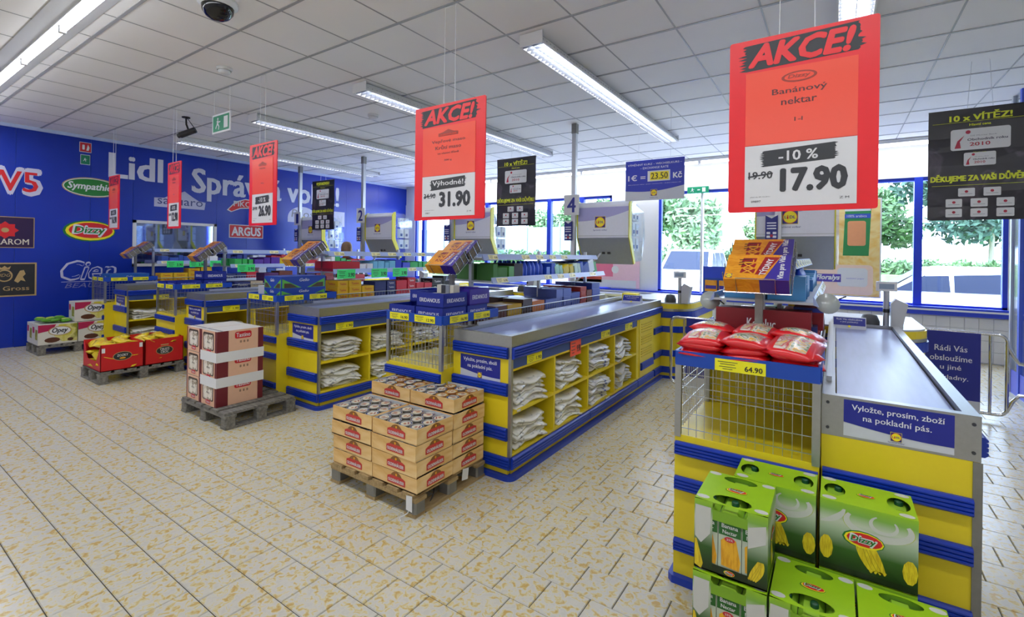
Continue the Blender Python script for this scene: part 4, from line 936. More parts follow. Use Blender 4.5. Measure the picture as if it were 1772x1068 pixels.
def pack(lb, loc, rot=False, h=.242):
    """wide side pack (rot False: .27 wide x .2 deep ; rot True: .232 wide x .262 deep with window)"""
    t = thing('nectar_pack', lb, 'juice pack', loc, 0, 'banana nectar packs'); w, d = (.27, .2) if not rot else (.23, .258)
    m = MB(); F_ = V((0, -d/2, 0)); S_ = V((w/2, 0, h/2))
    m.box(-w/2, w/2, -d/2, d/2, 0, .004, DG); m.add([(w/2, -d/2, 0), (w/2, d/2, 0), (w/2, d/2, h), (w/2, -d/2, h)], [(0, 1, 2, 3)], NG); m.add([(-w/2, -d/2, 0), (-w/2, d/2, 0), (-w/2, d/2, h), (-w/2, -d/2, h)], [(3, 2, 1, 0)], NG); m.add([(-w/2, d/2, 0), (w/2, d/2, 0), (w/2, d/2, h), (-w/2, d/2, h)], [(3, 2, 1, 0)], NG)
    if not rot:
        m.add([(-w/2, -d/2, 0), (w/2, -d/2, 0), (w/2, -d/2, h), (-w/2, -d/2, h)], [(0, 1, 2, 3)], NG); c = F_+V((0, 0, h/2))
        ring(m, c+V((.03, 0, .068)), X, Z, .098, .05, .004, cm('#b8c850'), .0005, 150, 390); ring(m, c+V((.03, 0, .068)), X, Z, .096, .05, .03, WG, .0006, 150, 390); ring(m, c+V((.045, 0, .075)), X, Z, .04, .03, .014, WG, .0007, 120, 400); ring(m, c+V((-w/2, 0, .1)), X, Z, .075, .06, .022, WG, .0006, -88, 0, 8)
        bananas(m, c+V((.01, 0, -.035)), X, Z, .13, BAN, .0012); m.ell(c+V((-w*.5+.02, 0, -.045)), X, Z, .02, .042, BAN, .001, 10); m.ell(c+V((w*.5-.02, 0, -.055)), X, Z, .02, .04, BAN, .001, 10)
        dizzy(m, c+V((-.01, 0, .01)), X, Z, .16, .0008, 14); m.rect(c, X, Z, w, .02, DG, .0006, y=-h/2+.01)
    else:
        c = F_+V((0, 0, h/2)); wx = w*.24
        for x0, x1 in ((-w/2, -wx), (wx, w/2)): m.add([(x0, -d/2, 0), (x1, -d/2, 0), (x1, -d/2, h), (x0, -d/2, h)], [(0, 1, 2, 3)], NG)
        m.add([(-wx, -d/2, 0), (wx, -d/2, 0), (wx, -d/2, .03), (-wx, -d/2, .03)], [(0, 1, 2, 3)], DG); m.add([(-wx, -d/2, h-.06), (wx, -d/2, h-.06), (wx, -d/2, h-.025), (-wx, -d/2, h-.025)], [(0, 1, 2, 3)], cm('#7cab28'))
        m.flat(c+V((-w*.4, 0, .01)), X, Z, [(-.02, -.02), (.0, -.04), (.03, 0), (.032, .09), (-.02, .09)], WG, .0006)
        m.flat(c+V((w*.37, 0, .03)), X, Z, [(-.028, -.03), (.025, .0), (.025, .06), (-.028, .04)], WG, .0006); bananas(m, c+V((w*.36, 0, -.07)), X, Z, .075, BAN, .001, -1); m.flat(c+V((-w*.42, 0, -.06)), X, Z, [(-.016, .04), (-.01, .04), (.012, -.04), (.006, -.06), (-.016, -.05)][::-1], BAN, .001)
        dizzy(m, F_+V((0, 0, .016)), X, Z, .05, .0006, 12)
    dizzy(m, S_+V((0, 0, .01)), Y, Z, .12, .0008, 14); bananas(m, S_+V((0, 0, -.06)), Y, Z, .09, BAN, .0006)
    m.build('sleeve', t)
    # top card with two finger holes
    m = MB(); hx = [(-w*.28, d*.1 if not rot else -d*.42)]; z = h
    def topring(x0, x1, y0, y1, hc, hr):
        n = 20; ov, iv = [], []
        for k in range(n):
            a = 2*PI*k/n; ca, sa = math.cos(a), math.sin(a); s_ = min(((x1-hc[0]) if ca > 0 else (hc[0]-x0))/max(1e-6, abs(ca)), ((y1-hc[1]) if sa > 0 else (hc[1]-y0))/max(1e-6, abs(sa)))
            ov.append((hc[0]+ca*s_, hc[1]+sa*s_, z)); iv.append((hc[0]+ca*hr[0], hc[1]+sa*hr[1], z))
        m.add(ov+iv, [(k, (k+1) % n, n+(k+1) % n, n+k) for k in range(n)], GR1)
        for cx, cyy in ((x0, y0), (x1, y0), (x1, y1), (x0, y1)):
            ks = sorted(range(n), key=lambda k: (ov[k][0]-cx)**2+(ov[k][1]-cyy)**2)[:2]
            if abs(ks[0]-ks[1]) in (1, n-1):
                a, b = sorted(ks); a, b = (b, a) if b-a > 1 else (a, b)
                m.add([ov[a], (cx, cyy, z), ov[b]], [(0, 1, 2)], GR1)
    if not rot:
        topring(-w/2, -w*.18, -d/2, d/2, (-w*.34, .0), (w*.12, d*.26)); topring(w*.18, w/2, -d/2, d/2, (w*.34, .0), (w*.12, d*.26)); m.add([(-w*.18, -d/2, z), (w*.18, -d/2, z), (w*.18, d/2, z), (-w*.18, d/2, z)], [(0, 1, 2, 3)], GR1)
    else:
        topring(-w/2, w/2, -d/2, -d*.12, (0, -d*.33), (w*.27, d*.13)); topring(-w/2, w/2, d*.12, d/2, (0, d*.36), (w*.25, d*.1)); m.add([(-w/2, -d*.12, z), (w/2, -d*.12, z), (w/2, d*.12, z), (-w/2, d*.12, z)], [(0, 1, 2, 3)], GR1)
    for cx, cyy in ((-.4, -.36), (.4, -.36), (.4, .38), (-.4, .4)): m.ell((cx*w, cyy*d*1.1, z), X, Y, .022, .014, WG, .0005, 10)
    dizzy(m, (0, 0, z), X, Y, .1 if rot else .075, .0006, 14)
    m.build('top_card', t)
    # cartons inside
    n1, n2 = 3, 2
    for i in range(n1):
        for j in range(n2):
            cw, cd = (w-.006)/n1-.002, (d-.006)/n2-.002; cx = -w/2+.003+(i+.5)*(w-.006)/n1; cyy = -d/2+.003+(j+.5)*(d-.006)/n2
            m = MB(); m.box(cx-cw/2, cx+cw/2, cyy-cd/2, cyy+cd/2, .005, .2, cm('#b8c4b0')); 
            m.prism([(cx-cw/2, .2), (cx+cw/2, .2), (cx+cw*.3, .222), (cx-cw*.3, .222)], cyy-cd/2, cyy+cd/2, cm('#9ac83a'), 'y')
            if rot and j == 0:
                f = (cx, cyy-cd/2, .1); m.rect(f, X, Z, cw*.96, .045, BG, .0006, y=.062); 
                m.text('Banana', f, X, Z, PAPER, h=.014, w=cw*.7, y=.072, lift=.001, bold=.02); m.text('Nectar', f, X, Z, PAPER, h=.013, w=cw*.62, y=.052, lift=.001, bold=.02)
                m.flat(f, X, Z, [(-.026, -.065), (.03, -.07), (.034, -.04), (.02, .03), (-.01, .036), (-.028, .02)], BAN2, .0008); m.ell(V(f)+V((0, 0, .028)), X, Z, .017, .009, cm('#c83040'), .001, 12); m.text('25%', V(f)+V((0, 0, .028)), X, Z, PAPER, h=.007, w=.02, lift=.0016, bold=.02)
            jc = m.build('juice_carton', t)
            m = MB(); m.lathe([(0, .018), (.011, .018), (.0125, .014), (.0125, 0)], (cx+.008, cyy-.004, .219), CAP, 10); m.build('cap', jc)
    return t
pallet('pallet under the green banana nectar packs', (-.42, 1.42, 0), .8, .8, PH+.01, PALN, STEELD, 6)
zl, zu = .136, .402
pack('banana nectar pack, upper row, front left with open window', (-.287, 1.897, zu), True)
pack('banana nectar pack, upper row, against the wire stand', (-.182, 2.132, zu)); pack('banana nectar pack, upper row, against the counter end', (.1, 2.132, zu))
pack('banana nectar pack, lower row, front left with open window', (-.287, 1.885, zl+.018), True)
pack('banana nectar pack, lower row, middle of the front', (-.05, 1.89, zl+.018), True); pack('banana nectar pack, lower row, front right corner', (.187, 1.885, zl+.018), True)
pack('banana nectar pack, lower row, rear left under the upper row', (-.182, 2.132, zl+.018)); pack('banana nectar pack, lower row, rear right under the upper row', (.1, 2.132, zl+.018))

# ================================================================== hanging signs
def brush(m, c, u, v, w, h, mt, lift, seed, tilt=0.0):
    r = random.Random(seed); n = 9; L, Rr = [], []
    for k in range(n*2+1):
        y = -h/2+h*k/(n*2); o = r.uniform(0, .06)*w if k % 2 else r.uniform(.0, .02)*w-.02*w
        L.append((-w/2+.05*w-o+ (y/h)*0, y)); Rr.append((w/2-.05*w+r.uniform(-.02, .06)*w*(1 if k % 2 else -.3), y))
    pts = [(x, y+tilt*x) for x, y in L[::-1]+Rr]
    c = V(c); u = V(u); v = V(v); nn = u.cross(v)*lift
    vs = [c+nn+u*p[0]+v*p[1] for p in pts]; k = len(L)
    m.add(vs, [(i, i+1, 2*k-2-i, 2*k-1-i) for i in range(k-1)], mt)
GW = mat('card_white', '#dcdde2', .4, var=.02)
def akce(label, x0, x1, z0, z1, yb, items, price, old, tagtx, logo='dizzy', wires=(.42, .58), tilt=0, seed=1):
    t = thing('sale_sign', label, 'sale sign', ((x0+x1)/2, yb, (z0+z1)/2)); t.rotation_euler.y = tilt; w, h = x1-x0, z1-z0
    m = MB(); r = .012; pts = []
    for cx, cz, a0 in ((w/2-r, h/2-r, 0), (-w/2+r, h/2-r, 90), (-w/2+r, -h/2+r, 180), (w/2-r, -h/2+r, 270)):
        for k in range(4): a = math.radians(a0+30*k); pts.append((cx+r*math.cos(a), cz+r*math.sin(a)))
    m.prism(pts, -.004, .004, RED, 'y'); c = V((0, -.004, 0))
    brush(m, c+V((0, 0, h*.4)), X, Z, w*.86, h*.15, DGR, .0008, seed, .03)
    m.text('AKCE!', c+V((0, 0, h*.4)), X, Z, RED, h=h*.12, w=w*.7, lift=.002, bold=.07, shear=.25); m.build('board', t)
    m = MB(); m.box(-w*.375, w*.375, -.0065, -.0045, -h*.115, h*.305, ORR); c = V((0, -.0065, 0)); lg = cm('#a83c30')
    if logo == 'dizzy': m.ell(c+V((0, 0, h*.245)), X, Z, w*.12, h*.03, lg, .001); m.ell(c+V((0, 0, h*.245)), X, Z, w*.1, h*.022, ORR, .002); m.text('Dizzy', c+V((0, 0, h*.245)), X, Z, lg, h=h*.026, w=w*.15, lift=.003, bold=.04, shear=.2)
    else:
        m.flat(c+V((0, 0, h*.24)), X, Z, [(-w*.14, -h*.02), (w*.14, -h*.02), (w*.14, h*.006), (w*.08, h*.012), (0, h*.034), (-w*.08, h*.012), (-w*.14, h*.006)], lg, .001); m.text(logo, c+V((0, 0, h*.232)), X, Z, ORR, h=h*.016, w=w*.24, lift=.003, bold=.03)
    for s_, y_, hh, ww in items: m.text(s_, c+V((0, 0, h*y_)), X, Z, cm('#5e2e34'), h=h*hh*1.2, w=w*ww*1.08, lift=.001, bold=.02)
    m.build('product_card', t)
    m = MB(); m.box(-w*.375, w*.375, -.007, -.0045, -h*.47, -h*.118, GW); c = V((0, -.007, 0))
    brush(m, c+V((0, 0, -h*.19)), X, Z, w*.54, h*.09, DGR, .0008, seed+5, .05); m.text(tagtx, c+V((0, 0, -h*.19)), X, Z, GW, h=h*.055, w=w*(.26 if len(tagtx) < 6 else .44), lift=.002, bold=.03)
    m.text(price, c+V((w*.1, 0, -h*.325)), X, Z, DGR, h=h*.118, w=w*.42, lift=.001, bold=.075)
    m.text(old, c+V((-w*.26, 0, -h*.29)), X, Z, DGR, h=h*.042, w=w*.17, lift=.001, bold=.03); m.rect(c+V((-w*.26, 0, -h*.29)), (X+Z*.12).normalized(), Z, w*.18, h*.008, DGR, .0015)
    m.text('platí do 09.10.2011', c+V((-w*.26, 0, -h*.415)), X, Z, DGR, h=h*.008, w=w*.14, lift=.001); m.text('09897', c+V((-w*.29, 0, -h*.44)), X, Z, DGR, h=h*.012, w=w*.07, lift=.001); m.text('Z M', c+V((w*.3, 0, -h*.435)), X, Z, DGR, h=h*.012, w=w*.06, lift=.001)
    m.build('price_card', t)
    for f in wires: xx = (f-.5)*w; m = MB(); m.tube([(xx, 0, h/2-.01), (xx*.9, 0, CE-(z0+z1)/2-.002)], .0022, WPL, 5); m.build('hanging_wire', t)
    m = MB(); m.tube([((wires[0]-.5)*w*.9, 0, CE-(z0+z1)/2-.012), ((wires[1]-.5)*w*.9, 0, CE-(z0+z1)/2-.012)], .004, WPL, 5); m.build('ceiling_clip', t)
    return t
akce('largest red sale sign, reading 17.90, above the nearest wire stand', -.45, .15, 1.715, 2.562, 2.6, [('Banánový', .17, .035, .34), ('nektar', .115, .032, .22), ('1-l', .01, .018, .05)], '17.90', '19.90', '-10 %', 'dizzy', (.36, .6), .0, 1)
akce('second largest red sale sign, reading 31.90', -2.675, -2.0, 1.735, 2.585, 2.61, [('Vepřové maso', .175, .03, .44), ('Krůtí maso', .125, .03, .34), ('ve vlastní šťávě', .075, .016, .28), ('300 g', .01, .016, .1)], '31.90', '34.90', 'Výhodné!', 'OLDENHÄUSER', (.42, .58), 0, 2)
akce('red sale sign reading 26.90, third from the right', -5.12, -4.6, 1.745, 2.59, 2.61, [('Sušenky', .19, .02, .2), ('300 g', .01, .014, .1)], '26.90', '29.90', '-10 %', 'Tastino', (.36, .56), 0, 3)
akce('narrow looking red sale sign in front of the big wall lettering, reading 12.90', -7.16, -6.77, 1.75, 2.595, 2.61, [('Snack', .19, .02, .2), ('250 g', .01, .014, .1)], '12.90', '14.90', '-10 %', 'CRUSTI', (.36, .6), 0, 4)
akce('leftmost red sale sign, over the word on the green oval logo', -9.31, -8.87, 1.77, 2.59, 2.61, [('Bonbony', .19, .02, .2), ('200 g', .01, .014, .1)], '16.90', '18.90', '-10 %', 'Opey', (.36, .6), 0, 5)
POST = ramp_mat('poster_black', [(.3, '#1c1a22'), (.55, '#262430'), (.62, '#4a4250'), (.7, '#201e28')], 2.2, .28, 3, 1.4); YP = mat('poster_yellow', '#e0e838', .4, var=.03); CRIM = mat('crimson', '#b02040', .4, var=.02)
def poster(label, x0, x1, z0, z1, yb, head):
    t = thing('hanging_poster', label, 'poster', ((x0+x1)/2, yb, (z0+z1)/2)); w, h = x1-x0, z1-z0
    m = MB(); n = 8; P_ = []
    for j in range(n+1):
        for i in range(3): P_.append((-w/2+w*i/2, .006*math.sin(j*1.3+i), -h/2+h*j/n))
    m.add(P_+[(x, y+.002, z) for x, y, z in P_], [(j*3+i, j*3+i+1, j*3+i+4, j*3+i+3) for j in range(n) for i in range(2)]+[(27+j*3+i, 27+j*3+i+3, 27+j*3+i+4, 27+j*3+i+1) for j in range(n) for i in range(2)], POST)
    c = V((0, -.009, 0))
    m.text(head, c+V((0, 0, h*.43)), X, Z, YP, h=h*.07, w=w*.58, lift=.001, bold=.049); m.text('Hlavní cena', c+V((0, 0, h*.355)), X, Z, YP, h=h*.02, w=w*.2, lift=.001, bold=.04)
    for y_ in (.385, -.185): m.rect(c+V((0, 0, h*y_)), X, Z, w*.92, h*.003, YP, .001)
    def card(cx, cz, cw, ch, big):
        m.rrect(c+V((cx, 0, cz)), X, Z, cw, ch, PAPER, .001, r=min(cw, ch)*.1)
        if big:
            m.ell(c+V((cx-cw*.2, 0, cz+ch*.34)), X, Z, ch*.09, ch*.09, CRIM, .002, 12); m.flat(c+V((cx-cw*.36, 0, cz)), X, Z, [(-cw*.07, -ch*.4), (cw*.04, -ch*.4), (cw*.02, -ch*.1), (cw*.1, ch*.2), (-cw*.02, -ch*.05)], CRIM, .002)
            m.text('GE Money Bank', c+V((cx+cw*.06, 0, cz+ch*.15)), X, Z, cm('#8a8c98'), h=ch*.07, w=cw*.44, lift=.002); m.text('Obchodník roku', c+V((cx+cw*.12, 0, cz-ch*.02)), X, Z, cm('#20204a'), h=ch*.11, w=cw*.66, lift=.002, bold=.03); m.text('2010', c+V((cx+cw*.0, 0, cz-ch*.24)), X, Z, CRIM, h=ch*.17, w=cw*.34, lift=.002, bold=.03)
        else: m.ell(c+V((cx, 0, cz+ch*.08)), X, Z, ch*.16, ch*.16, CRIM, .002, 10); m.rect(c+V((cx, 0, cz-ch*.2)), X, Z, cw*.7, ch*.05, cm('#9a9ca8'), .002)
    card(0, h*.225, w*.56, h*.19, True); m.text('Hlavní cena', c+V((0, 0, h*.105)), X, Z, YP, h=h*.012, w=w*.12, lift=.001); card(.0, h*.045, w*.3, h*.12, True)
    m.text('DĚKUJEME ZA VAŠI DŮVĚRU', c+V((0, 0, -h*.12)), X, Z, YP, h=h*.085, w=w*.94, lift=.001, bold=.045)
    for cx, cz in ((-.12, -.25), (.12, -.25), (-.24, -.345), (0, -.345), (.24, -.345), (-.24, -.435), (0, -.435), (.24, -.435)): card(cx*w, cz*h, w*.16, h*.075, False)
    m.build('sheet', t)
    m = MB(); m.tube([(-w/2, 0, h/2), (w/2, 0, h/2)], .006, BLK, 6); m.build('hanging_rail', t)
    for xx in (-w*.12, w*.12): m = MB(); m.tube([(xx, 0, h/2), (xx*.7, 0, CE-(z0+z1)/2)], .0022, WPL, 5); m.build('hanging_wire', t)
poster('large black award poster at the right edge, headed 10 x VÍTĚZ!', .715, 1.42, 1.857, 2.87, 5.93, '10 x VÍTĚZ!')
poster('black award poster hanging just right of the second largest sale sign', -4.29, -3.6, 1.9, 2.91, 5.9, '10 x VÍTĚZ!')
poster('small looking black award poster in front of the blue wall lettering', -9.05, -8.31, 1.92, 2.92, 5.9, 'VY JSTE ROZHODLI!')
t = thing('exchange_rate_sign', 'blue exchange rate sign showing 23.50, hanging left of the largest sale sign', 'sign', (-1.877, 5.9, 2.435)); w, h = .735, .505
m = MB(); m.box(-w/2, w/2, -.004, .004, -h/2, h/2, SILV); c = V((0, -.004, 0)); n = 14
m.flat(c, X, Z, [(-w/2, h/2), (-w/2, -h*.25)]+[(-w/2+w*i/n, -h*.25-h*.07*math.sin(i/n*PI)+h*.08*(i/n)) for i in range(1, n+1)]+[(w/2, h/2)], mat('exchange_blue', '#2436b4', .35, var=.03), .001)
m.text('VÝMĚNNÝ KURZ – WECHSELKURS –', c, X, Z, LETT, w=w*.92, h=h*.065, y=h*.4, lift=.002, bold=.012); m.text('– EXCHANGE RATE', c, X, Z, LETT, w=w*.48, h=h*.055, y=h*.3, lift=.002, bold=.012)
m.text('1€ =', c, X, Z, LETT, w=w*.3, h=h*.14, x=-w*.3, y=h*.07, lift=.002, bold=.04); m.text('Kč', c, X, Z, LETT, w=w*.14, h=h*.14, x=w*.39, y=h*.08, lift=.002, bold=.05)
m.rect(c, X, Z, w*.38, h*.26, PAPER, .002, x=w*.08, y=h*.09); m.rect(c, X, Z, w*.31, h*.2, LYEL, .003, x=w*.09, y=h*.09); m.text('23.50', c, X, Z, BLK, w=w*.28, h=h*.15, x=w*.09, y=h*.09, lift=.004, bold=.02)
m.text('Platí pouze pro nákup – pouze v hotovosti Kč – drobné vrátíme v Kč', c, X, Z, LETT, w=w*.9, h=h*.022, y=-h*.1, lift=.002); lidl(m, c+V((0, 0, -h*.32)), X, Z, h*.16, .002); m.text('Správná volba!', c, X, Z, NAVY, w=w*.14, h=h*.025, y=-h*.44, lift=.002)
m.build('board', t)
for xx in (-.2, .2): m = MB(); m.tube([(xx, 0, h/2), (xx, 0, CE-2.435)], .0022, WPL, 5); m.build('hanging_wire', t)
# green signs
GRN = mat('safety_green', '#0f8a62', .35, var=.03); 
def running(m, c, u, v, s):
    m.ell(V(c)+V(u)*(-.05*s)+V(v)*.22*s, u, v, .06*s, .06*s, PAPER, .002, 10); m.flat(c, u, v, [(-.16*s, .14*s), (-.02*s, .16*s), (.1*s, .04*s), (.2*s, .05*s), (.2*s, .1*s), (.08*s, .1*s), (0, .0), (.1*s, -.14*s), (.06*s, -.3*s), (0, -.28*s), (.02*s, -.14*s), (-.1*s, -.06*s), (-.22*s, -.24*s), (-.28*s, -.2*s), (-.14*s, .0)][::-1], PAPER, .002)
t = thing('exit_sign', 'green and white running man exit sign hanging from the ceiling by the lettering', 'exit sign', (-5.73, 2.6, 2.915)); m = MB(); w, h = .41, .215
m.box(-w/2, w/2, -.006, .006, -h/2, h/2, PAPER); c = V((0, -.006, 0)); m.rect(c, X, Z, w*.9, h*.82, GRN, .001); running(m, c+V((-.06, 0, 0)), X, Z, .24); m.rect(c, X, Z, w*.22, h*.6, PAPER, .002, x=w*.27); m.build('panel', t)
for xx in (-.18, .18): m = MB(); m.tube([(xx, 0, h/2), (xx, 0, CE-2.915)], .0025, WPL, 5); m.build('hanging_wire', t)
m = MB(); m.box(-2.36, -1.98, 9.44, 9.5, 2.68, 2.8, GRN); running(m, V((-2.26, 9.44, 2.74)), X, Z, .14); m.rect(V((-2.15, 9.44, 2.74)), X, Z, .05, .02, PAPER, .002); m.rect(V((-2.06, 9.44, 2.74)), X, Z, .06, .08, PAPER, .002)
tag(m.build('exit_sign'), 'small green exit sign above the middle of the windows', 'exit sign')
for nm, z, col, lb in (('fire_sign', 3.12, '#c02030', 'red fire extinguisher sign on the blue wall, above a green one'), ('escape_sign', 2.92, '#0f7a5a', 'green escape sign on the blue wall, below a red one')):
    m = MB(); yc = 2.51; s_ = .075 if nm == 'fire_sign' else .06; m.box(XW, XW+.004, yc-s_, yc+s_, z-.09, z+.07, PAPER); c = V((XW+.004, yc, z-.01)); m.rect(c, *SD, s_*1.85, .145, cm(col), .001)
    if nm == 'fire_sign': m.rrect(c, *SD, .03, .08, PAPER, .002, x=-.025, r=.01); m.flat(c, *SD, [(.01, -.05), (.04, -.05), (.05, .0), (.03, .05), (.02, .0)], PAPER, .002)
    else: running(m, c, *SD, .1)
    tag(m.build(nm), lb, 'safety sign')
# ceiling devices
t = thing('dome_camera', 'glossy black dome camera on the ceiling, top edge', 'camera', (-3.74, 1.66, CE)); m = MB(); m.lathe([(0, 0), (.13, 0), (.13, -.03), (.105, -.045)], (0, 0, 0), WPL, 20); m.build('collar', t)
m = MB(); m.lathe([(.105, -.045), (.1, -.08), (.075, -.115), (.04, -.135), (0, -.14)], (0, 0, 0), mat('dome_black', '#141418', .08, var=.02), 20); m.build('dome', t)
for p, lb in (((-5.05, 2.31, CE), 'white smoke detector near the exit sign'), ((-5.08, 4.18, CE), 'white smoke detector left of the second largest sale sign')):
    t = thing('smoke_detector', lb, 'smoke detector', p); m = MB(); m.lathe([(0, 0), (.07, 0), (.07, -.025), (.062, -.03)], (0, 0, 0), WPL, 18); m.build('base', t); m = MB(); m.lathe([(.055, -.03), (.055, -.05), (.04, -.062), (0, -.062)], (0, 0, 0), WPL, 18); m.build('sensor_head', t)
t = thing('security_camera', 'small black security camera on a ceiling arm', 'camera', (-7.4, 2.9, CE)); m = MB(); m.tube([(0, 0, 0), (0, 0, -.012)], .05, BLK, 12); m.tube([(0, 0, 0), (.01, 0, -.1), (.04, .02, -.19)], .012, BLK, 6); m.build('arm', t)
m = MB(); m.tube([(-.02, -.06, -.26), (.1, .08, -.17)], .04, BLK, 10); m.tube([(-.04, -.083, -.275), (-.02, -.06, -.26)], .03, DGR, 10); m.build('body', t); m = MB(); m.tube([(.02, 0, -.01), (.08, .03, -.09), (.1, .08, -.17)], .005, BLK, 5); m.build('cable', t)

# ================================================================== lane poles, cabinets, desks
def lane_pole(num, x, y, lb):
    t = thing('lane_number_pole', lb, 'pole', (x, y, 0)); m = MB(); m.box(-.03, .03, -.03, .03, 0, CE-.14, ALU); m.build('pole', t); m = MB(); m.box(-.036, .036, -.036, .036, CE-.14, CE-.006, STEELD); m.build('ceiling_sleeve', t)
    m = MB(); m.box(-.13, .1, -.05, -.044, 2.03, 2.31, PAPER); m.text(str(num), (-.015, -.05, 2.17), X, Z, NAVYB, h=.2, w=.12 if num != 1 else .08, lift=.001, bold=.035); m.build('number_plate', t)
    m = MB(); m.box(-.12, .0, -.05, -.046, 1.68, 1.95, NAVY); c = V((-.06, -.05, 1.815)); m.flat(c, X, Z, [(-.06, .135), (0, .1), (.06, .135)][::-1], PAPER, .001)
    for k in range(3): m.rect(c, X, Z, .09, .012, LETT, .001, y=.05-.03*k)
    for i in (-1, 1):
        for j in (0, 1): m.rect(c, X, Z, .035, .025, LETT, .001, x=i*.03, y=-.06-.04*j)
    m.ell(c+V((0, 0, -.09)), X, Z, .016, .016, CRIM, .002, 10); m.build('info_card', t); return t
CABF = mat('cabinet_face', '#dfe2ee', .35, .1, var=.04); CABD = mat('cabinet_lower', '#959cab', .35, .3, var=.06); ARC = mat('cabinet_arc', '#a9a8d8', .35, .1, var=.03)
def cabinet(lb, x, y):
    t = thing('overhead_cabinet', lb, 'cabinet', (x, y, 0), 0, None); w = .73
    prof = [(0, 1.72), (0, 2.15), (.025, 2.2), (.07, 2.21), (.07, 1.73), (.23, 1.385), (.19, 1.37)]
    m = MB(); m.prism(prof, 0, w, CABF, 'x'); m.flat((w/2, 0, 1.925), X, Z, [(w*(-.5+i/10), .205-.0) for i in range(11)][::-1]+[(w*(-.5+i/10), .02+.13*((i/10)**2)) for i in range(11)], ARC, .0012)
    m.rect((w/2, 0, 1.745), X, Z, w, .014, ALU, .001); lidl(m, V((w*.45, 0, 1.93)), X, Z, .155, .002); m.text('Správná volba!', (w*.45, 0, 1.82), X, Z, NAVY, h=.026, w=.2, lift=.002); m.build('housing', t)
    m = MB(); q = V((0, .15, -.31)).normalized(); m.add([(.004, -.004, 1.716), (w-.004, -.004, 1.716), (w-.004, .186, 1.366), (.004, .186, 1.366)], [(0, 3, 2, 1)], CABD)
    for xx in (.34, .42): m.box(xx-.02, xx+.02, .09, .105, 1.5, 1.53, BLK)
    m.build('lower_panel', t)
    for xx in (-.012, w): m = MB(); pr = [(a-.012 if k_ in (0, 1, 6) else a+.004, b+(.012 if b > 2 else 0)) for k_, (a, b) in enumerate(prof)]; m.prism(pr, xx, xx+.012, mat('cabinet_yellow', '#d8d020', .35, var=.03), 'x'); m.build('edge_trim', t)
    m = MB(); bp = [(.24, 1.385), (.4, 1.42), (.52, 1.75), (.46, 2.08), (.3, 2.2), (.08, 2.21), (.08, 1.74)]; n = len(bp)
    m.add([(0.02, a, b) for a, b in bp]+[(w-.02+.06*(a > .33), a, b) for a, b in bp], [(i, i+1, n+i+1, n+i) for i in range(n-2)]+[tuple(range(n)), tuple(range(2*n-1, n-1, -1))], ACRYL); m.build('clear_cover', t)
    for i in range(3):
        for j in range(2): m = MB(); m.box(w-.08, w-.02, .2+.13*j, .3+.13*j, 1.55+.2*i, 1.72+.2*i, WPL); m.box(w-.0195, w-.017, .22+.13*j, .27+.13*j, 1.58+.2*i, 1.63+.2*i, BLUD); m.build('dispenser_slot', t)
    m = MB(); m.tube([(.3, .12, 1.52), (-.03, -.0, 1.1)], .014, ALU, 6); m.build('bracket', t)
    return t
DL = {'d': 'of lane four', 'c': 'of lane three, behind the second largest sale sign', 'b': 'of lane two, left of the second largest sale sign', 'a': 'of lane one by the blue wall', 'e': 'of the nearest lane, under the largest sale sign'}
XR = dict((k, v[0]) for k, v in LN.items()); XR['e'] = .43
def desk(lb, xr, y0, y1):
    t = thing('cashier_desk', lb, 'cashier desk', (xr, y0, 0)); L = y1-y0; n = 8
    def outline(o=0): 
        p = [(-.5, 0), (.0+o, -o*.5)]+[(.32*math.sin(a*PI/2/n)+o, .32-.32*math.cos(a*PI/2/n)+.0) for a in range(n+1)]+[(.32+o, L), (-.5, L)]
        return p
    m = MB(); m.prism(outline(), .03, .82, YEL, smooth=False); m.build('body', t); m = MB(); m.prism(outline(.012), .82, .845, STEEL); m.build('edge', t)
    m = MB(); m.prism(outline(.01), .845, .905, YEL); m.build('rim', t); m = MB(); m.prism(outline(-.002), .9052, .92, ALU); m.build('worktop', t)
    for z0 in (.56, .27, .07): m = MB(); m.prism(outline(.02), z0, z0+.075, BLU); m.build('bumper', t)
    m = MB(); m.prism(outline(.022), .735, .815, BLU); m.build('bumper', t)
    m = MB(); m.prism(outline(.035), 0, .034, BLU); m.build('skirting', t); return t
for k in 'dcba': desk('rounded yellow cashier desk '+DL[k], XR[k], LN[k][1]+3.26, LN[k][1]+4.6)
desk('rounded yellow cashier desk at the far end of the nearest conveyor', .43-.12, 4.93, 6.1)
for i, k in enumerate('abcd'): lane_pole(i+1, XR[k]-1.25+(.15 if k == 'a' else 0), 5.95, 'grey pole with lane number %s plate, %s' % (i+1, {'a': 'leftmost', 'b': 'second from the left', 'c': 'behind the second largest sale sign', 'd': 'the most visible one'}[k])); cabinet('grey overhead cabinet with yellow edges '+DL[k], XR[k]-1.2+(.12 if k == 'a' else 0), 5.98)
lane_pole(5, -.52, 5.95, 'grey pole beside the cabinet under the largest sale sign'); cabinet('grey overhead cabinet with yellow edges '+DL['e'], -.74, 5.98)
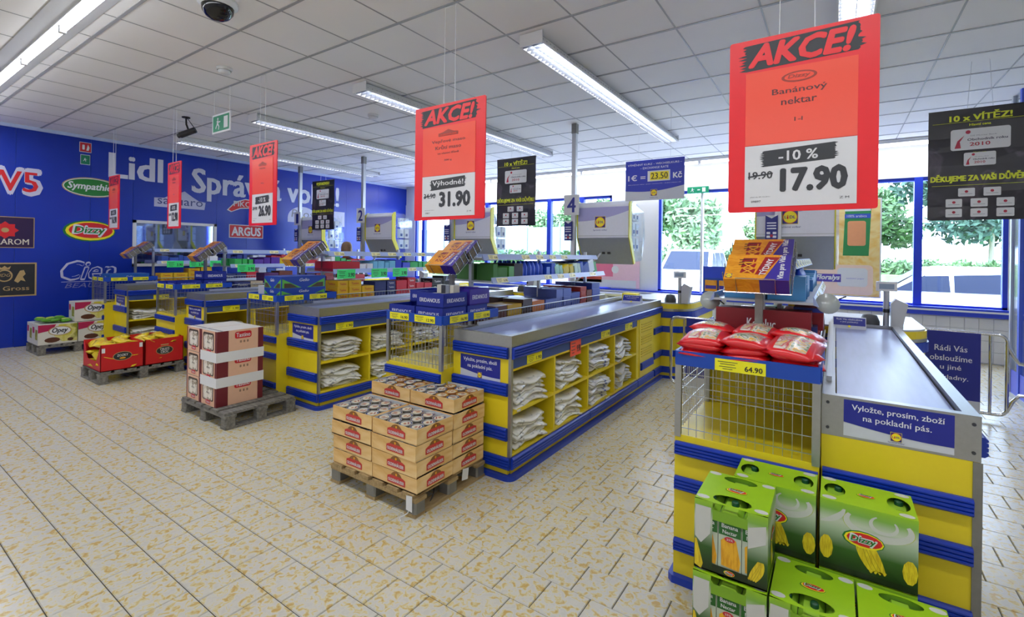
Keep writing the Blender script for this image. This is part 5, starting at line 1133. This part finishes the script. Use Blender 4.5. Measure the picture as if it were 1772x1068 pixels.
def scanner(lb, x, y, hd):
    t = thing('checkout_display', lb, 'checkout display', (x, y, .921)); m = MB(); m.tube([(0, 0, 0), (0, 0, .3)], .022, ALU, 10); m.tube([(0, 0, .12), (0, 0, .15)], .024, BLK, 10); m.build('column', t)
    m = MB(); m.box(-.07, .07, -.03, .03, .3, .38, WPL, .01); m.rect((0, -.03, .34), X, Z, .1, .045, cm('#8ea0b8'), .001); m.build('display', t)
    m = MB(); m.prism([(.03, .0), (.11, 0), (.11, .03), (.14, .2), (.06, .24), (.03, .2)], -.05, .05, ALU, 'y'); m.build('terminal', t); m = MB(); m.lathe([(0, .1), (.05, .09), (.07, .04), (.07, 0)], (-.11, 0, 0), DGR, 12); m.build('scanner_dome', t)
scanner('grey display column at the end of the nearest conveyor', .36, 5.1, 1); scanner('pale display column on the lane four desk', -1.56, 5.95, 0); scanner('pale display column on the lane three desk', -3.8, 6.05, 0); scanner('pale display column on the lane two desk', -6.04, 6.05, 0); scanner('pale display column on the desk nearest the blue wall', -8.3, 5.98, 0)
def tent(lb, x, y, z=.926):
    t = thing('lane_closed_sign', lb, 'sign', (x, y, z)); m = MB(); m.prism([(-.05, 0), (.05, 0), (.02, .09), (0, .09)], -.11, .11, SILV, 'x'); u = X; v = V((0, .05, .09)).normalized(); c = V((0, -.025, .045))
    m.rect(c, u, v, .21, .068, NAVYB, .001, y=.012); m.text('Rádi Vás obsloužíme', c, u, v, LETT, w=.17, h=.015, y=.03, lift=.002); m.text('u jiné pokladny.', c, u, v, LETT, w=.12, h=.014, y=.006, lift=.002); m.ell(c+v*(-.03), u, v, .01, .01, LYEL, .002, 10); m.build('card', t)
tent('small blue lane closed card at the far end of the nearest conveyor', .1, 4.75); tent('small blue lane closed card at the far end of the lane four conveyor', -1.99, 5.5)
# gates
def gate(lb, x0, x1, y, txt=None, sx=None):
    t = thing('chrome_gate', lb, 'gate', (x0, y, 0)); w = x1-x0; r = .06; z0, z1 = .06, .8
    pts = []
    for cx, cz, a0 in ((r, z1-r, 180), (w-r, z1-r, 90), (w-r, z0+r, 0), (r, z0+r, -90)):
        for k in range(5): a = math.radians(a0-22.5*k); pts.append((cx+r*math.cos(a), 0, cz+r*math.sin(a)))
    m = MB(); m.tube(pts+[pts[0]], .016, CHROME, 10, False); m.build('frame', t)
    for f in (.16, .84) if w > .3 else (.6,): m = MB(); m.tube([(w*f, 0, z0), (w*f, 0, z1)], .013, CHROME, 8); m.build('bar', t)
    if sx:
        m = MB(); a, b = sx; m.box(a, b, -.024, -.018, .16, .8, NAVYB); m.box(a, b, -.0241, -.0179, .04, .16, SILV); c = V(((a+b)/2, -.024, .5)); W_ = b-a
        for i, (s_, f) in enumerate((('Rádi Vás', .56), ('obsloužíme', .72), ('u jiné', .36), ('pokladny.', .6))): m.text(s_, c, X, Z, LETT, w=W_*f, h=.055 if i != 2 else .058, y=.14-.095*i, lift=.001, bold=.015)
        m.build('sign_board', t)
    return t
gate('chrome swing gate with blue notice at the right, beside the partition', .62, 1.32, 6.2, 1, (.1, .52))
g = gate('chrome swing gate with blue notice between lane four and the nearest lane', -1.53, -.65, 5.5, 1, (.17, .8))
m = MB(); m.tube([(1.32, 6.2, .7), (1.36, 6.2, .62), (1.4, 6.2, .55), (1.6, 6.2, .54)], .016, CHROME, 8); m.tube([(1.32, 6.2, .1), (1.36, 6.2, .2), (1.4, 6.2, .26), (1.6, 6.2, .27)], .016, CHROME, 8); tag(m.build('gate_hinge_rail'), 'curved chrome rails joining the right gate to the partition', 'rail')
# leaflet racks
LFO = ramp_mat('leaflet_orange', [(.35, '#e09018'), (.5, '#f0a828'), (.65, '#e8981c')], 8, .35, 2, 2, stretch=(1, 3, 1)); LFP = mat('leaflet_violet', '#3a2a9a', .35, var=.03); LFR = mat('leaflet_red', '#a01c24', .35, var=.05); PGE = ramp_mat('page_edges', [(.4, '#5a564e'), (.5, '#8c8880'), (.6, '#5e5a52')], 40, .7, 2, stretch=(1, 1, 12))
def leaflet_rack(lb, x, y, z, zb, gl):
    t = thing('leaflet_rack', lb, 'leaflet rack', (x, y, z)); m = MB(); m.box(-.018, .018, .1, .13, zb-z, .06, STEELD); m.build('post', t)
    w, d, hgt = .29, .2, .085; ang = math.radians(38)
    for tier in (0, 1):
        o = V((0, .0+tier*.16, .0+tier*.085)); e = V((0, math.cos(ang), math.sin(ang))); nn = V((0, -math.sin(ang), math.cos(ang)))
        m = MB()
        for s_ in (-1, 1):
            xx = s_*(w/2+.008)
            for q in (.2, .55, .85): m.tube([o+V((xx, 0, 0))+e*d*q-nn*.004, o+V((xx, 0, 0))+e*d*q+nn*(hgt+.008)], .0028, CHROME, 5)
            m.tube([o+V((xx, 0, 0))-nn*.004, o+V((xx, 0, 0))+e*d-nn*.004], .0028, CHROME, 5)
        m.tube([o+V((-w*.3, 0, 0))-e*.006, o+V((-w*.3, 0, 0))-e*.006+nn*(hgt+.01), o+V((w*.3, 0, 0))-e*.006+nn*(hgt+.01), o+V((w*.3, 0, 0))-e*.006], .0028, CHROME, 5)
        m.tube([o+V((-w/2-.008, 0, 0))-nn*.004, o+V((w/2+.008, 0, 0))-nn*.004], .0028, CHROME, 5); m.build('wire_frame', t)
        for b_ in range(3):
            m = MB(); z0 = hgt*b_/3; z1 = hgt*(b_+1)/3-.001
            P_ = lambda a, b, c_: V((a, 0, 0))+e*b+nn*c_
            vs = [P_(a, b, c_) for c_ in (z0, z1) for b in (0, d) for a in (-w/2, w/2)]
            m.add(vs, [(0, 2, 3, 1)], PAPER); m.add(vs, [(4, 5, 7, 6)], LFO); m.add(vs, [(2, 6, 7, 3), (1, 3, 7, 5), (0, 4, 6, 2)], PGE); m.add(vs, [(0, 1, 5, 4)], LFO)
            c = P_(0, d/2, z1); front = P_(0, 0, (z0+z1)/2)
            m.flat(front, X, nn, [(w*.06, -hgt/6), (w/2, -hgt/6), (w/2, hgt/6), (w*.06, hgt/6)], LFP, .0008)
            if b_ == 2: m.flat(P_(w/2, d/2, (z0+z1)/2), e, nn, [(-d/2, hgt/8), (d/2, hgt/8), (d/2, hgt/6), (-d/2, hgt/6)], LFP, .0008)
            if b_ == 2:
                m.flat(c, X, e, [(w*.12, -d/2), (w/2, -d/2), (w/2, d/2), (w*.36, d/2)], LFP, .001); m.flat(c, X, e, [(-w*.02, -d*.3), (w*.11, -d*.3), (w*.33, d*.4), (w*.1, d*.4)], LFR, .0012)
                for k in range(3): m.flat(c, X, e, [(-w*.26, -d*(.25-.22*k)), (-w*.04, -d*(.25-.22*k)), (-w*.02, -d*(.09-.22*k)), (-w*.24, -d*(.09-.22*k))], LFR, .0012)
                m.text('XXL', c, (-e), X, cm('#f0b030'), h=w*.16, w=d*.5, lift=.002, bold=.03, x=0, y=-w*.14) if 0 else m.text('XXL', c+X*(-w*.14), e, -X, cm('#f0b030'), h=w*.15, w=d*.55, lift=.002, bold=.02)
                m.text('TÝDNY', c+X*(w*.13), e+X*.25, -X, PAPER, h=w*.12, w=d*.66, lift=.002, bold=.04); m.text('Více pro Vás!', c+X*(w*.38), e, -X, PAPER, h=w*.11, w=d*.9, lift=.002, bold=.05)
                q = c+X*(-w*.42)-e*(d*.38); lidl(m, q, X, e, d*.16, .0015)
                for k in range(3): m.flat(c+X*(-w*.3)+e*(d*.1*k-.0), X, e, [(0, .01), (w*.2, .02), (w*.2, .024), (0, .016)], BLK, .002)
            ob = m.build('leaflet_bundle'); ob.location = V((x, y, z))+o; tag(ob, '%s leaflet bundle at the %s of the rack %s' % (('lowest', 'middle', 'topmost')[b_], 'front' if tier == 0 else 'rear', gl), 'leaflets', 'leaflet bundles '+('front tier ' if tier == 0 else 'rear tier ')+gl)
leaflet_rack('wire leaflet rack above the red candy bags', -.325, 2.66, 1.318, 1.02, 'over the red candy bags')
for k, g_ in (('d', 'over the dark blue tray boxes'), ('c', 'over the green and blue nut boxes'), ('b', 'over the second farthest stand'), ('a', 'over the farthest stand')):
    leaflet_rack('wire leaflet rack '+g_, STD[k][0]+.23, STD[k][1]+.36, 1.325, 1.02, g_)
# goods behind the candy bags
carton('sweets_box', 'red sweets box with an oval white brand mark behind the candy bags', 'box', (-.33, 2.98, 1.06), (.46, .14, .15), 0, '#8a1c28', text='KetNuc', th=.35, tw=.3)
carton('sweets_box', 'open blue and red box at the right of the rack behind the candy bags', 'box', (-.12, 3.2, 1.1), (.14, .22, .12), 0, '#a01c28', band=('#2238a0', .2, .4))
m = MB(); m.lathe([(0, 0), (.055, 0), (.055, .004), (0, .004)], (0, 0, 0), cm('#a8b0ae', .2), 18); m.tube([(.05, -.0, .002), (.075, -.02, .002)], .004, BLK, 6); o = m.build('magnifier'); o.location = (-.6, 2.95, 1.24); o.rotation_euler = (1.2, 0, .2); tag(o, 'round magnifier hanging at the left of the nearest rack', 'magnifier')
m = MB(); m.lathe([(0, 0), (.055, 0), (.055, .004), (0, .004)], (0, 0, 0), cm('#a8b0ae', .2), 18); m.tube([(.03, .05, .002), (.05, .08, .002)], .004, BLK, 6); o = m.build('magnifier'); o.location = (-.03, 2.95, 1.26); o.rotation_euler = (1.1, .5, 0); tag(o, 'round magnifier hanging at the right of the nearest rack', 'magnifier')

# ================================================================== cashier
SKN = mat('skin', '#d8a48a', .5, var=.04); HAIR = ramp_mat('hair', [(.3, '#5a4030'), (.6, '#8a6a4c')], 30, .5, stretch=(8, 8, 1), bump=.3); VEST = mat('dark_vest', '#23242c', .7, var=.1)
SHRT = mat('red_orange_shirt', '#c84a2a', .7, var=.05)
def skin_body(name, verts, edges, rad, mt, root, parent, lv=2):
    me = bpy.data.meshes.new(name); me.from_pydata(verts, edges, []); me.materials.append(mt); o = bpy.data.objects.new(name, me); COL.objects.link(o); o.parent = parent
    o.modifiers.new('skin', 'SKIN'); sv = me.skin_vertices[0].data if me.skin_vertices else None
    if sv is None:
        bpy.context.view_layer.update(); sv = me.skin_vertices[0].data if me.skin_vertices else None
    if sv is None: me.attributes.new('skin', 'FLOAT2', 'POINT')
    if sv is not None:
        for i, r_ in enumerate(rad): sv[i].radius = r_ if isinstance(r_, tuple) else (r_, r_); sv[i].use_root = i == root
    s_ = o.modifiers.new('sub', 'SUBSURF'); s_.levels = lv; s_.render_levels = lv; o.modifiers['skin'].use_smooth_shade = True
    return o
t = thing('person', 'cashier with brown hair in a dark vest sitting behind the racks', 'person', (-7.72, 5.77, .045))
vb = [(0, 0, .78), (0, 0, .95), (0, .01, 1.12), (0, .01, 1.26), (0, 0, 1.34), (-.17, 0, 1.25), (-.24, .12, 1.02), (-.2, .34, .98), (.17, 0, 1.25), (.24, .12, 1.02), (.2, .34, .98), (-.1, .02, .76), (-.12, .4, .76), (-.12, .42, .36), (.1, .02, .76), (.12, .4, .76), (.12, .42, .36)]
eb = [(0, 1), (1, 2), (2, 3), (3, 4), (3, 5), (5, 6), (6, 7), (3, 8), (8, 9), (9, 10), (0, 11), (11, 12), (12, 13), (0, 14), (14, 15), (15, 16)]
skin_body('body', vb, eb, [(.15, .11), (.14, .1), (.16, .11), (.15, .1), .055, .07, .048, .036, .07, .048, .036, .09, .075, .05, .09, .075, .05], VEST, 0, t)
m = MB(); prof = [(0, -.02), (.045, -.02), (.05, .03), (.07, .05), (.082, .1), (.085, .15), (.078, .2), (.05, .235), (0, .245)]; m.lathe(prof, (0, .02, 1.33), SKN, 18)
m.prism([(-.012, 1.42), (.012, 1.42), (.006, 1.47), (-.006, 1.47)], .1, .125, SKN, 'y')
for s_ in (-1, 1): m.box(s_*.086-.008, s_*.086+.008, .0, .03, 1.43, 1.49, SKN, .004); m.ell((s_*.03, .1, 1.475), -X, Z, .012, .006, BLK, .004, 8)
m.build('head', t)
m = MB(); m.lathe([(.06, -.03), (.088, .0), (.1, .08), (.1, .15), (.092, .21), (.06, .255), (0, .268)], (0, .0, 1.36), HAIR, 18); m.build('hair', t)
m = MB(); m.flat((0, -.115, 1.16), X, Z, [(.02, -.1), (.1, -.1), (.1, .08), (.04, .1)], SHRT, .002); m.tube([(-.08, -.02, 1.32), (0, -.06, 1.33), (.08, -.02, 1.32), (0, .06, 1.29), (-.08, -.02, 1.32)], .014, SHRT, 6); m.build('shirt_collar', t)
for s_ in (-1, 1):
    m = MB(); hx, hy, hz = s_*.2, .36, .97; m.box(hx-.04, hx+.04, hy-.01, hy+.08, hz-.014, hz+.014, SKN, .01)
    for f in range(4): fx = hx-.03+.02*f; L_ = (.06, .072, .068, .052)[f]; m.tube([(fx, hy+.07, hz), (fx, hy+.07+L_*.6, hz-.006), (fx, hy+.07+L_, hz-.024)], [.009, .008, .006], SKN, 6)
    m.tube([(hx-s_*.035, hy+.01, hz), (hx-s_*.06, hy+.04, hz-.008), (hx-s_*.06, hy+.07, hz-.018)], [.011, .01, .007], SKN, 6); m.build('hand', t)
t = thing('stool', 'black swivel stool under the cashier', 'stool', (-7.72, 5.77, 0)); m = MB(); m.lathe([(0, .62), (.19, .62), (.2, .65), (.18, .68), (0, .68)], (0, 0, 0), RUB, 20); m.build('seat', t); m = MB(); m.tube([(0, 0, .05), (0, 0, .62)], .025, CHROME, 10); m.build('column', t)
for k in range(5): a = k*2*PI/5; m = MB(); m.tube([(0, 0, .06), (.24*math.cos(a), .24*math.sin(a), .02)], .018, CHROME, 6); m.build('leg', t)

# ================================================================== by the windows
FLO = ramp_mat('poster_cream', [(.3, '#e8b860'), (.5, '#f4dc98'), (.7, '#f0c060')], 2.2, .4, 2, 2.5)
m = MB(); y = 9.485; m.box(-.75, .6, y, y+.005, .86, 2.45, WPL); c = V((-.075, y, 1.655)); m.rect(c, X, Z, 1.31, 1.55, FLO, .001)
c2 = V((.28, y, 1.95)); m.flat(c2, X, Z, [(-.18, -.42), (.16, -.42), (.19, .42), (-.15, .42)], cm('#2f8a50'), .002); m.rect(c2, X, Z, .34, .12, PAPER, .003, x=.01, y=.36); m.rect(c2, X, Z, .34, .07, cm('#3858c0'), .004, x=.01, y=.22); m.rrect(c2, X, Z, .24, .4, cm('#e8a070'), .003, y=-.06, r=.03); m.text('100% arabica', c2, X, Z, PAPER, h=.04, w=.26, y=.22, lift=.006)
c3 = V((.05, y, 1.14)); m.rrect(c3, X, Z, .9, .48, cm('#f4d8c8'), .002, r=.06); m.rrect(c3, X, Z, .4, .3, PAPER, .003, x=.18, y=.04, r=.05); m.rect(c3, X, Z, .36, .13, cm('#5a4ab8'), .004, x=-.15, y=.02); m.text('Floralys', c3, X, Z, PAPER, h=.1, w=.33, x=-.15, y=.02, lift=.006, bold=.05, shear=.3); m.text('toaletní papír', c3, X, Z, cm('#8a8ad0'), h=.03, w=.24, x=.22, y=.02, lift=.006)
tag(m.build('window_poster'), 'yellow and cream poster on the window behind the nearest cabinet', 'poster')
m = MB(); y = 9.46; m.box(-4.9, -3.28, y, y+.005, .8, 1.36, cm('#f0c8d8')); c = V((-4.1, y, 1.08)); m.rect(c, X, Z, .7, .3, cm('#e87898'), .001, x=-.1, y=.1); m.rect(c, X, Z, .6, .12, cm('#c05040'), .002, x=-.3, y=-.12); m.rect(c, X, Z, 1.5, .16, PAPER, .002, y=-.2); m.ell(c+V((.3, 0, .1)), X, Z, .08, .08, PAPER, .003, 12)
tag(m.build('window_poster'), 'pink and white poster below the window behind lane four', 'poster')
t = thing('leaflet_stand', 'blue leaflet stand with a round brand mark in front of the windows', 'leaflet stand', (-1.62, 7.45, 0)); m = MB(); m.box(.0, .58, 0, .03, .86, 1.34, BAND); c = V((.29, 0, 1.1)); m.rect(c, X, Z, .58, .16, cm('#2a48c8'), .001, y=.15); lidl(m, V((.4, 0, 1.24)), X, Z, .17, .003); m.text('Správná volba', c, X, Z, PAPER, h=.04, w=.34, x=.05, y=-.16, lift=.002, bold=.02); m.build('panel', t)
m = MB(); m.box(.26, .32, .0, .03, .0, .86, ALU); m.box(.12, .46, -.12, .2, 0, .02, ALU); m.build('leg', t)
for i in range(3): m = MB(); m.box(.04+.19*i, .2+.19*i, -.05, -.01, .98, 1.14, LFO); m.rect((.12+.19*i, -.05, 1.04), X, Z, .15, .05, LFP, .001); o = m.build('leaflet_bundle'); o.location = t.location; tag(o, 'orange leaflets in the window side leaflet stand', 'leaflets', 'leaflets in the blue stand')
t = thing('packing_shelf', 'long grey packing shelf under the windows behind lane four', 'shelf', (-5.6, 8.9, 0)); m = MB(); m.box(0, 3.6, 0, .5, .68, .72, ALU); m.build('top', t)
for xx in (.1, 1.8, 3.46): m = MB(); m.box(xx, xx+.05, .05, .45, 0, .68, WPL); m.build('leg', t)
m = MB(); m.box(-2.18, -2.0, 5.65, 5.8, .925, 1.02, LYEL, .01); tag(m.build('small_box'), 'small yellow box at the far end of the lane four conveyor', 'box')

# ================================================================== outside
g = MB(); g.box(-60, 40, 9.72, 90, -.35, -.15, ramp_mat('asphalt', [(.3, '#a8a9ac'), (.7, '#bcbcbe')], 3, .9)); tag(g.build('ground'), kind='structure')
g = MB(); g.box(-60, 40, 21.5, 90, -.16, .9, ramp_mat('verge', [(.3, '#5f8a4a'), (.7, '#86a868')], 1.2, .95)); tag(g.build('grass_bank'), kind='structure')
CARW = mat('car_white', '#f2f3f6', .2, var=.01, coat=.6); CGL = mat('car_glass', '#20283c', .3, var=.04, spec=.15); TYRE = mat('tyre', '#2a2a2c', .8, var=.05)
def car(lb, loc, rz, L=4.3, H=1.45, wag=True, col=None):
    col = col or CARW; t = thing('car', lb, 'car', loc, rz); W_ = 1.72; m = MB(); bl = H*.62
    low = [(-L/2, .28), (L/2, .28), (L/2, .55), (L/2-.08, bl-.08), (L/2-.95, bl), (-L/2+.1, bl+.02), (-L/2, .6)]
    m.prism(low, -W_/2, W_/2, col, 'y')
    r0, r1 = (-L/2+.15, -L/2+.45) if wag else (-L/2+.5, -L/2+1.1)
    cab = [(r0, bl), (L/2-1.05, bl), (L/2-1.75, H-.04), (L/2-2.1, H), (r1+.1, H), (r1, H-.03)]
    n = len(cab); vs = [(x, -W_/2+.02+(.14 if z > bl+.1 else 0), z) for x, z in cab]+[(x, W_/2-.02-(.14 if z > bl+.1 else 0), z) for x, z in cab]
    m.add(vs, [(i, (i+1) % n, n+(i+1) % n, n+i) for i in range(n)]+[tuple(range(n-1, -1, -1)), tuple(range(n, 2*n))], col); m.build('body', t)
    for s_ in (-1, 1):
        yb = s_*(W_/2-.015); yt = s_*(W_/2-.145); q = [(r0+.16, L/2-2.75 if L > 4 else -.2)] 
        xs_ = [r0+.14, r0+(L/2-1.05-r0)*.36, r0+(L/2-1.05-r0)*.66, L/2-1.14]
        for a, b in zip(xs_, xs_[1:]):
            a2 = max(a+.04, r1+.12); b2 = min(b-.04, L/2-1.85); b1 = b-.04
            if b == xs_[-1]: b2 = L/2-1.85
            m = MB(); pts = [(a+.02, yb, bl+.04), (b1, yb, bl+.04), (b2, yt, H-.1), (a2, yt, H-.1)]; pts = [(x, y+s_*.004, z) for x, y, z in pts]
            m.add(pts if s_ < 0 else pts[::-1], [(0, 1, 2, 3)], CGL); m.build('window', t)
        for xx in (-L/2+.8, L/2-.85):
            m = MB(); m.tube([(xx, s_*(W_/2-.2), .3), (xx, s_*(W_/2+.01), .3)], .31, TYRE, 20); m.tube([(xx, s_*(W_/2), .3), (xx, s_*(W_/2+.015), .3)], .2, ALU, 14); m.build('wheel', t)
    m = MB(); zz = bl+.03; m.add([(L/2-1.07, -W_/2+.14, zz), (L/2-1.07, W_/2-.14, zz), (L/2-1.72, W_/2-.24, H-.07), (L/2-1.72, -W_/2+.24, H-.07)], [(0, 1, 2, 3)], CGL)
    for v in range(len(m.v)): x, y_, z = m.v[v]; m.v[v] = (x+.02, y_, z+.01)
    m.build('windscreen', t)
    for s_ in (-1, 1): m = MB(); m.box(L/2-.03, L/2+.01, s_*.6-.16, s_*.6+.16, .6, .74, ALU); m.build('headlight', t)
    m = MB(); m.box(L/2-.01, L/2+.02, -.26, .26, .42, .52, PAPER); m.build('number_plate', t); return t
car('white estate car parked outside the right hand window', (2.05, 14.0, -.15), PI, 4.4, 1.48)
car('white car facing the store, outside the window left of the largest sale sign', (-4.1, 17.2, -.15), -PI/2, 4.2, 1.85, True)
car('pale small car outside the window left of lane four number plate', (-9.3, 15.5, -.15), PI+.25, 3.9, 1.5, False, mat('car_silver', '#d3dae2', .25, var=.02, coat=.5))
# foliage
def leafmat(n, a, b): return ramp_mat(n, [(.3, a), (.7, b)], 1.4, .7, 3, wpos=True)
LM = [leafmat('leaf_mid', '#2f4f2c', '#557a42'), leafmat('leaf_pale', '#4f6e4a', '#8aa078'), leafmat('leaf_dark', '#1f3c34', '#3f6450')]; BARK = mat('bark', '#8a8478', .9, var=.2)
def foliage(parent, name, blobs, n, mt, size, seed):
    r = random.Random(seed); m = MB(); vs, fs = [], []
    for k in range(n):
        c, rad = r.choice(blobs); d = V((r.gauss(0, 1), r.gauss(0, 1), r.gauss(0, 1))).normalized()*(r.random()**.35)
        p = V(c)+V((d.x*rad[0], d.y*rad[1], d.z*rad[2])); a = V((r.gauss(0, 1), r.gauss(0, 1), r.gauss(0, 1))).normalized(); b = a.orthogonal().normalized(); s_ = size*r.uniform(.6, 1.3); i = len(vs)
        vs += [p-a*s_, p+b*s_*.5, p+a*s_, p-b*s_*.5]; fs.append((i, i+1, i+2, i+3))
    m.add(vs, fs, mt); return tag(m.build(name, parent), kind='stuff')
def tree(lb, x, y, h, rad, mi, seed, n=3800, tr=.12):
    r = random.Random(seed); t = thing('tree', lb, 'tree', (x, y, .5)); m = MB(); m.tube([(0, 0, 0), (.05, 0, h*.3), (-.05, .05, h*.6)], [tr, tr*.8, tr*.4], BARK, 8); m.build('trunk', t)
    blobs = [((0, 0, h*.66), (rad*.8, rad*.8, h*.32))]
    for k in range(7): a = r.uniform(0, 6.28); q = r.uniform(.4, .8); blobs.append(((rad*q*math.cos(a), rad*q*math.sin(a), h*r.uniform(.4, .85)), (rad*.5, rad*.5, h*.18)))
    for k in range(4): b = r.choice(blobs[1:])[0]; m = MB(); m.tube([(0, 0, h*.3), (b[0]*.9, b[1]*.9, b[2])], [tr*.5, tr*.15], BARK, 6); m.build('branch', t)
    foliage(t, 'crown', blobs, n, LM[mi], .2, seed)
for i, (x, y, h, rd, mi, lb) in enumerate(((-9.5, 29, 5.2, 2.4, 0, 'bushy tree outside the window left of the largest sale sign'), (-6.2, 27, 4.6, 1.3, 1, 'slim young tree with pale leaves left of the largest sale sign'), (-3.0, 35, 4.2, 2.2, 1, 'low pale tree partly behind the largest sale sign'),
        (1.6, 35, 5.4, 2.2, 0, 'tree left of the blue window post on the right'), (6.0, 31, 6.6, 3.0, 2, 'large dark tree seen through the right hand window'), (12.5, 36, 6.8, 3.2, 2, 'dark tree farthest to the right'), (-16.5, 38, 5.6, 3, 0, 'tree behind the grey fence left of the number four plate'), (-22, 40, 5.2, 3, 1, 'pale tree far left behind the grey fence'))):
    tree(lb, x, y, h, rd, mi, 40+i, 5200 if rd > 2 else 2500)
def hedge(lb, x0, x1, y, h, mi, seed, n):
    t = thing('hedge', lb, 'hedge', (x0, y, .5)); L = x1-x0; k = max(3, int(L/.9)); foliage(t, 'leaves', [((L*(i+.5)/k, 0, h*.4), (.7, .6, h*.6)) for i in range(k)], n, LM[mi], .12, seed)
    m = MB(); [m.tube([(L*(i+.5)/k, 0, 0), (L*(i+.5)/k+.1, 0, h*.6)], .02, BARK, 5) for i in range(k)]; tag(m.build('stems', t), kind='stuff')
hedge('flowering pale hedge outside the window left of the largest sale sign', -9.5, -3.2, 22.5, 1.5, 1, 71, 5200); hedge('low hedge behind the white estate car', .4, 9.5, 22.5, 1.0, 0, 72, 5000); hedge('low hedge outside the windows behind lane four', -20, -11, 23.5, 1.2, 0, 73, 5000)
t = thing('fence', 'grey slatted panel fence behind the car park, left of the number four plate', 'fence', (-27, 27, .9)); FM = mat('fence_grey', '#8e96b4', .7, var=.08)
for i in range(24):
    x = i*.62; m = MB(); m.box(x, x+.6, 0, .04, 0, 2.3, FM); m.build('panel', t)
for i in range(0, 25, 4): m = MB(); m.box(i*.62-.06, i*.62+.04, -.08, .0, 0, 2.5, mat('fence_post', '#767e9c', .7)); m.build('post', t)

carton('display_box', 'big red display box on the rack behind the blue and green nut boxes', 'box', (RK['c'].location[0]+.3, RK['c'].location[1]+.2, 1.263), (.34, .36, .11), 0, '#b81828', band=('#8a1420', .2, -.3))
